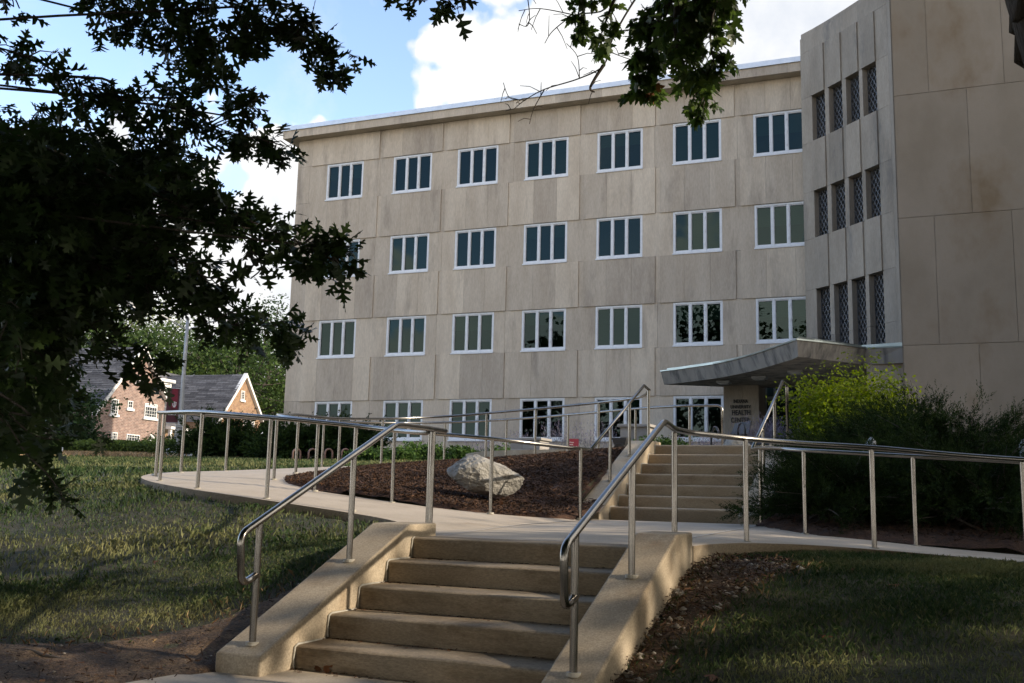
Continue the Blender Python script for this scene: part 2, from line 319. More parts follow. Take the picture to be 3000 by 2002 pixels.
def H(x, y):
    x = np.atleast_1d(np.asarray(x, float)); y = np.atleast_1d(np.asarray(y, float)); out = np.empty(x.size)
    xs, ys = x.ravel(), y.ravel()
    for i in range(0, x.size, 20000):
        a, b = xs[i:i+20000], ys[i:i+20000]
        d2 = (a[:,None]-CTRL[None,:,0])**2+(b[:,None]-CTRL[None,:,1])**2
        out[i:i+20000] = (0.5*d2*np.log(d2+1e-12))@TW[:-3]+TW[-3]+TW[-2]*a+TW[-1]*b
    return out.reshape(x.shape)
def h1(x, y): return float(H(x, y)[0])
def in_poly(x, y, poly):
    x = np.asarray(x); y = np.asarray(y); c = np.zeros(x.shape, bool); n = len(poly)
    for i in range(n):
        x1, y1 = poly[i][:2]; x2, y2 = poly[(i+1) % n][:2]
        if y1 == y2: continue
        c ^= ((y1 > y) != (y2 > y)) & (x < (x2-x1)*(y-y1)/(y2-y1)+x1)
    return c
def d_poly(x, y, poly):
    d = np.full(np.shape(x), 1e9); n = len(poly)
    for i in range(n):
        x1, y1 = poly[i][:2]; x2, y2 = poly[(i+1) % n][:2]
        dx, dy = x2-x1, y2-y1; t = np.clip(((x-x1)*dx+(y-y1)*dy)/(dx*dx+dy*dy+1e-12), 0, 1)
        d = np.minimum(d, np.hypot(x-x1-t*dx, y-y1-t*dy))
    return d
# ---------------------------------------------------------------- walkway outlines (x, y, z of the paved surface)
OUT = [(-4.45,7.55,-.335),(-4.75,8.3,-.31),(-5.3,8.8,-.26),(-6.0,9.02,-.2),(-7.1,8.98,-.09),(-8.3,9.2,.005),(-9.75,10.08,.09),(-10.62,10.85,.167),(-11.15,11.9,.245),(-11.5,13.4,.31),(-11.75,15.5,.42),(-11.75,17.6,.54),(-11.3,19.2,.64),(-10.4,19.95,.70),(-9.15,20.2,.77),(-7.6,19.9,.83),(-6,19.3,.875),(-4.5,18.9,.885)]
INN = [(-4.55,13.05,-.28),(-4.62,12.3,-.27),(-4.9,11.6,-.245),(-5.5,11.2,-.2),(-6.5,11.02,-.11),(-7.7,11.05,.01),(-8.4,11.3,.10),(-8.85,11.78,.17),(-9.2,12.4,.235),(-9.5,13.2,.30),(-9.9,14.9,.40),(-9.98,16.3,.5),(-9.7,17.25,.60),(-9.2,17.8,.67),(-8.6,18.05,.73),(-7.5,18.0,.80),(-6.2,17.85,.87),(-5.0,17.0,.885)]
RNEAR = [(-1.88,7.55,-.335),(-1.85,8.2,-.34),(-1.7,8.75,-.345),(-1.3,9.15,-.355),(-.75,9.38,-.38),(.0,9.5,-.42),(1,9.6,-.48),(3,9.7,-.6),(8,9.8,-.9)]
RFAR = [(-2.36,13.05,-.28),(-2.2,12.5,-.285),(-1.95,12.0,-.3),(-1.6,11.55,-.33),(-1.0,11.3,-.36),(-.3,11.3,-.41),(.8,11.3,-.47),(3,11.4,-.6),(8,11.5,-.9)]
sOUT, sINN = smooth_path(OUT, 6), smooth_path(INN, 6)
sRN, sRF = smooth_path(RNEAR, 6), smooth_path(RFAR, 6)
RAMP_POLY = [tuple(p) for p in sOUT]+[tuple(p) for p in reversed(sINN)]
RIGHT_POLY = [tuple(p) for p in sRN]+[tuple(p) for p in reversed(sRF)]
LAND_POLY = [(-4.45,7.55,-.335),(-4.07,7.55,-.34),(-4.07,7.13,-.345),(-2.19,7.13,-.345),(-2.19,7.55,-.34),(-1.88,7.55,-.335),(-2.36,13.05,-.28),(-4.55,13.05,-.28)]
STAIR_LO = [(-4.43,5.27),(-1.88,5.27),(-1.88,7.6),(-4.43,7.6)]
STAIR_UP = [(-4.93,13.0),(-2.36,13.0),(-2.36,16.2),(-4.93,16.2)]
BASE_SLAB = [(-4.8,3.4),(-1.6,3.4),(-1.6,5.62),(-4.5,5.62)]
PLAZA = [(-5.0,17.0,.885),(-4.95,16.15,.885),(-2.3,16.15,.885),(-1.6,18,.9),(-1.2,22,.98),(-0.4,29.2,1.12),(-2.6,35.0,1.2),(-6.5,34.4,1.2),(-6.2,30,1.1),(-5.2,24,.98),(-4.5,18.9,.885)]
PAVED = [RAMP_POLY, RIGHT_POLY, LAND_POLY, PLAZA]
_pv = np.array(RAMP_POLY+RIGHT_POLY+LAND_POLY+PLAZA)
def zpave(x, y):
    w = 1/((x[:,None]-_pv[None,:,0])**2+(y[:,None]-_pv[None,:,1])**2+1e-4)**2
    return (w*_pv[None,:,2]).sum(1)/w.sum(1)
# ---------------------------------------------------------------- ground sheet
xs = np.unique(np.r_[np.linspace(-140,-30,24), np.linspace(-30,-14,28), np.linspace(-14,4,150), np.linspace(4,14,24), np.linspace(14,80,16)])
ys = np.unique(np.r_[np.linspace(-60,-2,18), np.linspace(-2,3,14), np.linspace(3,22,152), np.linspace(22,40,36), np.linspace(40,160,30)])
GX, GY = np.meshgrid(xs, ys); gx, gy = GX.ravel(), GY.ravel(); gz = H(gx, gy)
for poly in PAVED:
    n_ = in_poly(gx, gy, poly) | (d_poly(gx, gy, poly) < 0.10)
    gz[n_] = np.minimum(gz[n_], zpave(gx[n_], gy[n_])-0.10)
for poly in (STAIR_LO, STAIR_UP):
    n_ = in_poly(gx, gy, poly); gz[n_] -= 0.7
n_ = in_poly(gx, gy, BASE_SLAB); gz[n_] = np.minimum(gz[n_], -1.25)
near_ = (gx > -14) & (gx < 5) & (gy > 2) & (gy < 22)
gz += np.where(near_, rng.normal(0, 0.006, gx.size), 0)
nx, ny = len(xs), len(ys); i_ = (np.arange(ny-1)[:,None]*nx+np.arange(nx-1)[None,:]).ravel()
ground = np_mesh('ground', np.c_[gx, gy, gz], np.c_[i_, i_+1, i_+nx+1, i_+nx])
tag(link('ground', ground, M['lawn'], None, True), kind='structure')
# bare soil at the foot of the steps and beside the cheek walls
def sheet(name, poly, m, step, lift, kind, rough_=0.0, edge_drop=0.05, label=None, cat=None):
    P = np.array([p[:2] for p in poly]); x0, y0 = P.min(0); x1, y1 = P.max(0)
    a = np.arange(x0-step, x1+2*step, step); b = np.arange(y0-step, y1+2*step, step)
    X, Y = np.meshgrid(a, b); fx, fy = X.ravel(), Y.ravel(); ins = in_poly(fx, fy, poly); d = d_poly(fx, fy, poly)
    sd = np.where(ins, d, -d)
    z = H(fx, fy)+lift*np.clip(sd/0.12, -1, 1)+rng.normal(0, rough_, fx.size)
    z = z-np.where(sd < 0, edge_drop, 0)
    q = (np.arange(len(b)-1)[:,None]*len(a)+np.arange(len(a)-1)[None,:]).ravel(); F = np.c_[q, q+1, q+len(a)+1, q+len(a)]
    keep = (sd[F] > -step*1.5).all(1) & (sd[F] > 0).any(1)
    F = F[keep]; used = np.unique(F); remap = np.full(fx.size, -1); remap[used] = np.arange(len(used))
    me = np_mesh(name, np.c_[fx, fy, z][used], remap[F])
    o = link(name, me, m, None, True); tag(o, label, cat, kind=kind); return o
SOIL_L = [(-4.42,5.0),(-4.35,4.3),(-4.7,2.5),(-9.5,1.5),(-13,2.2),(-10.5,3.2),(-8.2,4.1),(-6.8,4.65),(-5.6,5.3),(-5.0,5.9),(-4.75,6.6),(-4.6,7.2),(-4.43,7.4),(-4.43,5.3)]
SOIL_R = [(-1.88,4.6),(-1.88,7.6),(-1.83,8.0),(-1.35,8.25),(-1.12,7.85),(-1.36,7.1),(-1.6,6.4),(-1.68,5.6),(-1.66,4.6)]
SOIL_N = [(-4.5,5.0),(-1.6,5.0),(-1.4,3.0),(-2.0,1.0),(-6,1.0),(-6,2.5)]
sheet('soil_left', SOIL_L, M['soil'], 0.12, 0.02, 'structure', 0.008)
sheet('soil_right', SOIL_R, M['soil'], 0.10, 0.02, 'structure', 0.010)
BED_L = [tuple(p) for p in sINN]+[(-4.93,16.1),(-4.93,13.0)]
BED_R = [(-2.36,13.1)]+[tuple(p)[:2] for p in sRF]+[(8,15),(5,16.5),(0,22),(-1.2,22),(-1.7,17.5),(-2.36,16.2)]
sheet('mulch_bed', BED_L, M['mulch'], 0.10, 0.035, 'structure', 0.016, 0.02)
sheet('mulch_bed', BED_R, M['mulch'], 0.16, 0.035, 'structure', 0.016, 0.02)

# ---------------------------------------------------------------- walkway and landing
def strip(name, A, B, m, thick=0.18):
    mb = MB(); n = len(A); v = [tuple(p) for p in A]+[tuple(p) for p in B]+[(p[0],p[1],p[2]-thick) for p in A]+[(p[0],p[1],p[2]-thick) for p in B]
    f = []
    for i in range(n-1):
        f += [(i, i+1, n+i+1, n+i), (i, 2*n+i, 2*n+i+1, i+1), (n+i, n+i+1, 3*n+i+1, 3*n+i)]
    f.append((n-1, 3*n-1, 4*n-1, 2*n-1))
    mb.add(v, f)
    o = mb.build(name, m); o.data.materials.append(M['concrete_step'])      # side faces get a darker concrete: their shade put into the colour
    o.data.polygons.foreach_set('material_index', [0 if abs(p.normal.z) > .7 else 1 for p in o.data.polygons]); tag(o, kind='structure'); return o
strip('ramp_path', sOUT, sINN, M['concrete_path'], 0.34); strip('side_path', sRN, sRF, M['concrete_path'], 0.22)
mb = MB(); mb.prism(LAND_POLY, [p[2]-0.3 for p in LAND_POLY], [p[2] for p in LAND_POLY]); tag(mb.build('landing', M['concrete_path']), kind='structure')
mb = MB(); mb.prism([p[:2] for p in PLAZA][::-1], [p[2]-0.3 for p in PLAZA][::-1], [p[2] for p in PLAZA][::-1]); tag(mb.build('plaza', M['concrete_path']), kind='structure')
mb = MB(); mb.prism(BASE_SLAB, -1.4, -1.152); tag(mb.build('base_pavement', M['concrete_path'], bevel=0.01), kind='structure')
def on_land(x, y): return -.345+(y-7.13)*0.065/5.92
mb = MB()
def seal(p, q, z, w=0.012):
    a = Vector((p[0], p[1], z(*p)+0.009)); b = Vector((q[0], q[1], z(*q)+0.009)); s_ = (b-a).cross(Vector((0,0,1))).normalized()*w
    mb.quad(a-s_, b-s_, b+s_, a+s_)
seal((-4.02,7.56),(-4.50,10.3), on_land, 0.008); seal((-4.50,10.3),(-4.56,12.98), on_land, 0.016); seal((-2.2,8.2),(-2.34,12.98), on_land, 0.012)
M['seal_pale'] = mat('seal_pale', (0.62,0.59,0.53), (0.45,0.42,0.36), 14, 0.8)
tag(mb.build('sealant_line', M['seal_pale']), kind='structure')

# ================================================================ the two flights of steps
def staircase(sm, name, label, x0, x1, y0, z0, n, rise, tread, cheek_w, cheeks, foot, flat, cheek_z):
    root = empty(name, ((x0+x1)/2, y0, z0), label, 'steps')
    for k in range(n):                                       # step k: nose at y0+k*tread, top z0+(k+1)*rise
        mb = MB(); ya = y0+k*tread; yb = ya+tread+0.02 if k < n-1 else ya+0.30
        za, zb = z0+k*rise-0.02, z0+(k+1)*rise
        poly = [(ya+0.012, za), (ya, zb-0.03), (ya+0.004, zb-0.012), (ya+0.014, zb-0.004), (ya+0.03, zb), (yb, zb+0.004), (yb, za)]
        xs_ = np.linspace(x0+0.004, x1-0.004, 2); m_ = len(poly)
        v = [(xs_[0], p[0], p[1]) for p in poly]+[(xs_[1], p[0], p[1]) for p in poly]
        f = [(i, i+m_, (i+1) % m_+m_, (i+1) % m_) for i in range(m_)]+[tuple(range(m_)), tuple(range(2*m_-1, m_-1, -1))]
        mb.add(v, f); mb.build('step', sm, root)
    for (xa, xb) in cheeks:
        mb = MB(); (yf, zf, zb), (ys_, zt), ye = cheek_z
        prof = [(yf, zb), (yf, zf), (ys_, zt), (ye, zt+0.004), (ye, zb+0.5)]
        prof = [(yf, zb), (ye, zb), (ye, zt+0.004), (ys_, zt), (yf, zf)]
        m_ = len(prof); v = [(xa, p[0], p[1]) for p in prof]+[(xb, p[0], p[1]) for p in prof]
        f = [(i, (i+1) % m_, (i+1) % m_+m_, i+m_) for i in range(m_)]+[tuple(range(m_-1, -1, -1)), tuple(range(m_, 2*m_))]
        mb.add(v, f); mb.build('cheek_wall', M['concrete'], root, bevel=0.015, seg=2)
    for sx, xj in ((1, x0), (-1, x1)):                       # pale sealant where the steps meet the cheek walls
        mb = MB(); w = 0.0085; jit = lambda: random.uniform(-0.003, 0.003)
        for k in range(n):
            ya = y0+k*tread; za, zb = z0+k*rise, z0+(k+1)*rise
            pa = [(xj+sx*0.008, ya-0.006+jit(), za), (xj+sx*0.008, ya-0.010+jit(), (za+zb)/2), (xj+sx*0.008, ya-0.004+jit(), zb-0.01), (xj+sx*0.008, ya+0.03, zb+0.004), (xj+sx*0.008, ya+tread*0.5, zb+0.005+jit()), (xj+sx*0.008, ya+tread-0.01, zb+0.005)]
            if k == n-1: pa = pa[:4]
            mb.tube(pa, w*random.uniform(0.8, 1.1), 6)
        mb.build('sealant_joint', M['sealant'], root, smooth=True)
    return root
LO_X0, LO_X1 = -4.07, -2.19
staircase(M['concrete_step'], 'concrete_steps', 'lower flight of five tan concrete steps with sloping cheek walls rising from the bare soil', LO_X0, LO_X1, 5.62, -1.165, 5, 0.1645, 0.3743, 0.36, ((-4.43, -4.07), (-2.19, -1.88)), 0, 0, ((5.273, -1.033, -1.45), (7.09, -0.238), 7.53))
UP_X0, UP_X1 = -4.5627, -2.68
staircase(M['concrete_tan'], 'concrete_steps', 'upper flight of seven concrete steps climbing from the landing to the entrance plaza', UP_X0, UP_X1, 13.53, -0.272, 7, 0.1652, 0.3752, 0.36, ((-4.93, -4.5627), (-2.68, -2.34)), 0, 0, ((13.10, -0.18, -0.5), (15.62, 0.945), 16.16))

# ================================================================ steel handrails
def cheekz(y, y0, z0): return z0+0.4375*(y-y0)
def handrail(label, paths, posts, group, r=0.0245, collars=()):
    root = empty('handrail', (*posts[0][:2], posts[0][2]), label, 'handrail', group)
    mb = MB()
    for p in paths: mb.tube(p, r, 14)
    mb.build('rail', M['steel'], root, smooth=True)
    for (x, y, z0, z1) in posts:
        pm = MB(); pm.tube([(x, y, z0-0.03), (x, y, (z0+z1)/2), (x, y, z1)], r*0.95, 14, cap=False)
        po = pm.build('post', M['steel'], root, smooth=True)
        cm = MB(); cm.tube([(x, y, z0-0.01), (x, y, z0+0.012)], r*1.75, 14); cm.build('grout_collar', M['sealant'], po)
    return root
def bend(pts, rad=0.07, n=5):                                # polyline with rounded corners
    P = [Vector(p) for p in pts]; o = [P[0]]
    for i in range(1, len(P)-1):
        a, b, c = P[i-1], P[i], P[i+1]; d1 = (a-b); d2 = (c-b); k = min(rad, d1.length*0.45, d2.length*0.45)
        s, e = b+d1.normalized()*k, b+d2.normalized()*k
        for t in [j/n for j in range(n+1)]: o.append(s*(1-t)**2+b*2*t*(1-t)+e*t*t)
    o.append(P[-1]); return o
G1 = 'stainless steel handrails of the steps and ramps'
xl = -4.24
handrail('steel handrail with a looped end on the left cheek wall of the lower steps',
  [bend([(xl,5.41,-.54),(xl,5.25,-.60),(xl,5.215,-.28),(xl,7.09,.565),(xl,7.55,.57),(-4.27,8.0,.572)], 0.075)],
  [(xl,5.40,-.978,-.215),(xl,6.483,-.504,.27),(-4.262,7.76,-.335,.55)], G1)
handrail('long steel handrail along the lawn side of the curving ramp',
  [smooth_path([(-4.43,7.98,.565),(-4.75,8.45,.59),(-5.3,8.95,.645),(-6.0,9.18,.72),(-7.113,9.15,.82),(-8.302,9.369,.915),(-9.708,10.229,1.0),(-10.49,10.964,1.077),(-10.962,11.981,1.155),(-11.333,13.442,1.218),(-11.58,15.5,1.33),(-11.6,17.5,1.45),(-11.15,19.05,1.55),(-10.3,19.75,1.61),(-9.1,20.0,1.68),(-7.6,19.72,1.74),(-6.0,19.1,1.785),(-4.9,18.72,1.795)], 8)+bend([(-4.8,18.70,1.795),(-4.1,18.72,1.795),(-4.1,18.72,.9)], 0.12)],
  [(-4.41,7.99,-.335,.545),(-6.0,9.19,-.19,.70),(-7.113,9.15,-.089,.80),(-8.302,9.369,.005,.90),(-9.708,10.229,.091,.98),(-10.49,10.964,.167,1.06),(-10.962,11.981,.245,1.14),(-11.333,13.442,.308,1.2),(-11.6,16.6,.48,1.38),(-10.5,19.66,.68,1.58),(-9.15,20.0,.76,1.66),(-7.58,19.70,.82,1.72),(-5.9,19.05,.87,1.77),(-4.72,18.7,.88,1.77),(-4.1,18.72,.885,1.0)], G1)
xu = -4.75
handrail('steel handrail looping round the mulch bed and up the left side of the upper steps',
  [smooth_path([(xu,13.25,.68),(-4.62,12.6,.655),(-4.72,12.0,.65),(-5.288,11.145,.70),(-6.55,10.92,.80),(-7.705,10.9,.92),(-8.4,11.1,1.0),(-8.907,11.593,1.07),(-9.15,12.15,1.12),(-9.492,12.891,1.19),(-9.85,14.4,1.26),(-10.05,16.2,1.40),(-9.75,17.2,1.50),(-9.2,17.68,1.57),(-8.62,17.88,1.63),(-7.55,17.86,1.70),(-6.2,17.7,1.785),(-5.2,17.0,1.80),(-4.82,16.3,1.835)], 8),
   [(xu,13.25,.68),(xu,15.80,1.865),(-4.8,16.28,1.84)]],
  [(-4.55,12.3,-.265,.64),(-5.288,11.145,-.208,.69),(-6.55,10.92,-.11,.79),(-7.705,10.9,.013,.91),(-8.907,11.593,.16,1.06),(-9.492,12.891,.284,1.18),(-10.0,14.8,.36,1.27),(-10.05,16.3,.48,1.40),(-8.62,17.88,.70,1.62),(-7.55,17.86,.78,1.69),(-6.2,17.7,.85,1.77),(xu,14.09,.262,1.06),(xu,15.02,.68,1.5),(-4.79,16.2,.93,1.83)], G1)
xr = -2.03
handrail('steel handrail from the right cheek wall of the lower steps along the lawn edge',
  [bend([(xr,5.44,-.545),(xr,5.26,-.605),(xr,5.235,-.27),(xr,7.27,.585),(-2.05,7.55,.565)], 0.075)+smooth_path([(-2.06,7.6,.565),(-2.10,7.95,.567),(-2.06,8.4,.57),(-1.765,9.0,.562),(-1.3,9.4,.54),(-.74,9.60,.515),(.47,9.74,.42),(3,9.9,.30),(7,10.0,.05)], 8)],
  [(xr,5.414,-.971,-.2),(xr,6.484,-.503,.25),(-2.13,7.94,-.335,.55),(-1.762,8.976,-.347,.55),(-.752,9.605,-.385,.50),(.47,9.74,-.455,.40),(2.0,9.84,-.54,.33),(3.8,9.93,-.65,.24)], G1)
xq = -2.52
handrail('steel handrail before the dark junipers, climbing the right side of the upper steps',
  [[(xq,13.30,.69),(xq,15.85,1.88),(xq,16.15,1.87)]+bend([(xq,16.15,1.87),(xq,16.25,1.87),(xq,16.25,.9)], 0.05)[1:], smooth_path([(xq,13.30,.69),(-2.298,12.62,.667),(-1.95,11.8,.62),(-1.6,11.40,.58),(-.471,11.14,.508),(.8,11.15,.44),(3,11.2,.30),(7,11.3,.05)], 8)],
  [(-2.298,12.62,-.275,.65),(-1.6,11.40,-.33,.57),(-.471,11.14,-.402,.50),(.8,11.15,-.47,.43),(2.4,11.18,-.56,.33),(xq,14.1,.265,1.05),(xq,15.05,.68,1.50),(xq,16.25,.90,1.0)], G1)
# ================================================================ the limestone building (built square to its own facade, which stands 2.25 degrees off the steps)
CA, SA = math.cos(0.0393), math.sin(0.0393)
def FW(x, y, z): return (x*CA-y*SA, x*SA+y*CA, z)
class FB(MB):                                                # boxes given in facade coordinates
    def box(s, a, b, t=0.5): MB.box(s, a, b, t, FW)
    def poly(s, poly, z0, z1, t=0.5): MB.prism(s, poly, z0, z1, t, FW)
FY = 36.70; COLS = [-24.079, -20.703, -17.615, -14.522, -11.429, -8.353, -5.274]; WW = 1.867
ROWS = [14.566, 11.008, 7.451, 3.893]; WH = 1.723
BX0, BX1 = -25.66, -2.6; BZ0, BZ1 = 0.6, 15.814
b0 = FW(-14, FY, 1.2)
bld = empty('limestone_building', b0, 'four storey limestone building with rows of white framed windows and a curved lattice corner', 'building')
tr = lambda a=0.0, b=1.0: random.uniform(a, b)
# -- window-height bands of plain slabs between the openings, and the plinth below
mb = FB(); D0, D1 = FY, FY+0.32
def slabrow(x0, x1, z0, z1, cuts, y0=D0, y1=D1, g=0.004, lo=0.15, hi=0.85):
    e = [x0]+[c for c in cuts if x0 < c < x1]+[x1]
    for a, b in zip(e[:-1], e[1:]): mb.box((a+g, y0, z0+g), (b-g, y1, z1-g), tr(lo, hi))
for r, zt in enumerate(ROWS):
    edges = [BX0]+[v for c in COLS for v in (c, c+WW)]+[BX1]
    for i in range(0, len(edges), 2):
        a, b = edges[i], edges[i+1]
        cuts = [-25.0] if i == 0 else ([] if b-a < 0.9 else [(a+b)/2+random.choice([-0.12, 0.0, 0.1])] if random.random() < 0.5 else [])
        slabrow(a, b, zt-WH, zt, cuts)
zlast = ROWS[3]-WH
slabrow(BX0, BX1, BZ0, zlast, [BX0+1.15*k for k in range(1, 22)])
mb.box((BX0, FY-0.03, 0.6), (BX1, FY-0.002, 1.45), 0.25)     # plinth course
# -- bands between the rows: strips flush with the wall, panels set 45 mm proud (each panel a part)
bands = [(BZ1, ROWS[0])]+[(ROWS[k]-WH, ROWS[k+1]) for k in range(3)]
panels = [(-24.87, -21.415)]+[(c+WW/2-1.443, c+WW/2+1.443) for c in COLS[1:]]
for zt, zb in bands:
    slabrow(BX0, -24.87, zb, zt, []); e = [p for q in panels for p in q]
    for i in range(1, len(e)-1, 2): slabrow(e[i], e[i+1], zb, zt, [])
wall = mb.build('facade_wall', M['limestone'], bld)
for zt, zb in bands:
    for (xa, xb) in panels:
        mb = FB(); n = 4 if xb-xa > 3.2 else 3
        xb_ = min(xb, BX1)
        f = [0]+sorted(k/n+random.uniform(-0.015, 0.015) for k in range(1, n))+[1]
        for u, v in zip(f[:-1], f[1:]):
            a_, b2 = xa+(xb-xa)*u, xa+(xb-xa)*v
            if a_ < BX1: mb.box((a_+.003, FY-0.045, zb-0.015), (min(b2, BX1)-.003, FY+0.3, zt-0.006), tr(0.0, 1.0))
        mb.build('spandrel_panel', M['limestone'], bld)
mb = FB(); mb.box((BX0+0.01, FY+0.04, 0.3), (BX1, FY+0.06, zlast-0.02)); mb.box((BX0, FY+0.33, 0.3), (BX0+0.3, FY+16, BZ1), 0.6)
for i in range(8): mb.box((BX0-0.02, FY+0.33+2*i, 0.6), (BX0, FY+2.32+2*i, BZ1), tr())
mb.build('side_wall', M['limestone'], bld)
# -- eaves: soffit and fascia slabs, two-step white coping
mb = FB(); x = -26.20; yf = 36.17
while x < -2.6:
    w = random.choice([1.75, 1.85, 1.95]); xe = min(x+w, -2.6); mb.box((x+.004, yf, BZ1+0.006), (xe-.004, yf+0.12, 16.165), tr()); x += w
for i in range(9): mb.box((-26.20, yf+0.125+1.8*i, BZ1+0.006), (-26.08, yf+1.92+1.8*i, 16.165), tr())
mb.box((-26.08, yf+0.12, BZ1+0.004), (-2.6, FY+16, 16.12), 0.5); mb.build('eaves', M['limestone'], bld)
mb = FB(); mb.box((-26.26, yf-0.06, 16.17), (-2.6, FY+16, 16.245)); mb.box((-25.99, yf-0.02, 16.247), (-2.6, FY+15.8, 16.385)); 
for i in range(8): mb.box((-24.2+2.95*i, yf-0.066, 16.165), (-24.185+2.95*i, yf+0.2, 16.25))
mb.build('roof_coping', M['pale_metal'], bld)
# -- windows: frame > pane, sill, blinds; a dim room behind
mb = FB(); mb.box((BX0+0.35, FY+2.6, 0.8), (BX1, FY+2.7, BZ1)); 
for z in (2.0, 5.5, 9.05, 12.6, 15.7): mb.box((BX0+0.35, FY+0.34, z-0.25), (BX1, FY+2.6, z-0.1))
for c in COLS: mb.box((c-0.75, FY+0.34, 0.9), (c-0.65, FY+2.6, BZ1))
mb.build('room_shell', M['room'], bld)
for ci, c in enumerate(COLS):
    for ri, zt in enumerate(ROWS):
        x0, x1, z1, z0 = c, c+WW, zt-0.03, zt-WH+0.05; y0, y1 = FY+0.004, FY+0.10
        f = FB(); t = 0.075
        f.box((x0, y0, z1-t), (x1, y1, z1)); f.box((x0, y0, z0), (x1, y1, z0+t)); f.box((x0, y0, z0+t), (x0+t, y1, z1-t)); f.box((x1-t, y0, z0+t), (x1, y1, z1-t))
        ins = 0.035
        mull = [x0+t+(WW-2*t)*k/3 for k in (1, 2)]
        for k, xm in enumerate(mull): f.box((xm-0.045, y0+0.006, z0+t), (xm+0.045, y1, z1-t))
        for k in range(3):                                   # inner sash borders
            a = x0+t if k == 0 else mull[k-1]+0.045; b = x1-t if k == 2 else mull[k]-0.045
            f.box((a, y0+0.03, z1-t-ins), (b, y1, z1-t)); f.box((a, y0+0.03, z0+t), (b, y1, z0+t+ins)); f.box((a, y0+0.03, z0+t+ins), (a+0.022, y1, z1-t-ins)); f.box((b-0.022, y0+0.03, z0+t+ins), (b, y1, z1-t-ins))
        for zz in (0.2, 0.5, 0.82): f.box((mull[1]-0.02, y0-0.02, z0+zz*(z1-z0)-0.05), (mull[1]+0.02, y0+0.006, z0+zz*(z1-z0)+0.05))
        win = f.build('window', M['white_metal'], bld)
        g = FB(); g.add([FW(*p) for p in ((x0+t, y1-0.02, z0+t), (x1-t, y1-0.02, z0+t), (x1-t, y1-0.02, z1-t), (x0+t, y1-0.02, z1-t))], [(0, 1, 2, 3)]); g.build('pane', M['glass'], win)
        s = FB(); s.box((x0-0.015, FY-0.075, zt-WH-0.01), (x1+0.015, FY+0.1, zt-WH+0.047)); s.build('sill', M['white_metal'], win)
        q = random.Random(ci*7+ri*31+3)
        hgt = q.choice([0.35, 0.42, 0.5, 0.95, 0.0, 0.97]) if ri < 3 else q.choice([0.95, 0.0, 0.3, 0.9])
        bl = FB()
        for k in range(3):
            h = hgt if (k != 1 or hgt > 0.6) else q.choice([0.0, hgt])
            if h <= 0: continue
            a = x0+t+0.02 if k == 0 else mull[k-1]+0.06; b = x1-t-0.02 if k == 2 else mull[k]-0.06
            bl.box((a, FY+0.16, z1-t-h*(z1-z0-2*t)), (b, FY+0.17, z1-t))
        if bl.v: bl.build('blind', M['blind'], win)
# -- curved corner wall with four tall lattice windows in each of three rows
CP = [(-3.43,35.96),(-3.03,35.635),(-2.55,35.20),(-2.405,35.06),(-1.93,34.58),(-1.79,34.44),(-1.34,33.965),(-1.225,33.83),(-0.77,33.35),(-0.385,32.94)]
OPEN = [1, 3, 5, 7]
def seg(mbx, i, z0, z1, f0, f1, t=0.5, a=0.0, b=1.0, j=None):   # block between two plan points, from f0 in front to f1 behind
    p, q = Vector(CP[i]), Vector(CP[j if j is not None else i+1]); d = (q-p).normalized(); n = Vector((d.y, -d.x))
    if n.x > 0: n = -n
    p2, q2 = p+(q-p)*a, p+(q-p)*b
    P = [p2+n*f0, q2+n*f0, q2-n*f1, p2-n*f1]; P = [(v.x, v.y) for v in P]
    mbx.poly(P, z0, z1, t)
ZT = 16.33; ZB = 1.0; mb = FB()
lz = [(ROWS[0], ROWS[0]-WH), (ROWS[1], ROWS[1]-WH), (ROWS[2], 4.5)]
crs = [ZB, 4.5, 5.73, 7.451, 9.28, 11.008, 12.843, 14.566, ZT]
for i in range(9):
    for za, zb in zip(crs[:-1], crs[1:]):
        if i in OPEN:
            if any(abs(zb-t_) < 0.02 or (zb <= t_+0.02 and za >= b_-0.02) for t_, b_ in lz): continue
        seg(mb, i, za+.004, zb-.004, 0.0, 0.4, tr(0.1, 0.9), 0.0 if i else 0.0, 1.0)
for i in range(9): seg(mb, i, ZT+.004, 16.93, 0.0, 0.4, tr(0.2, 0.8))
for i in range(9): seg(mb, i, 16.935, 17.13, -0.05, 0.45, tr(0.2, 0.8))
lattice_wall = mb.build('curved_wall', M['limestone_grey'], bld)
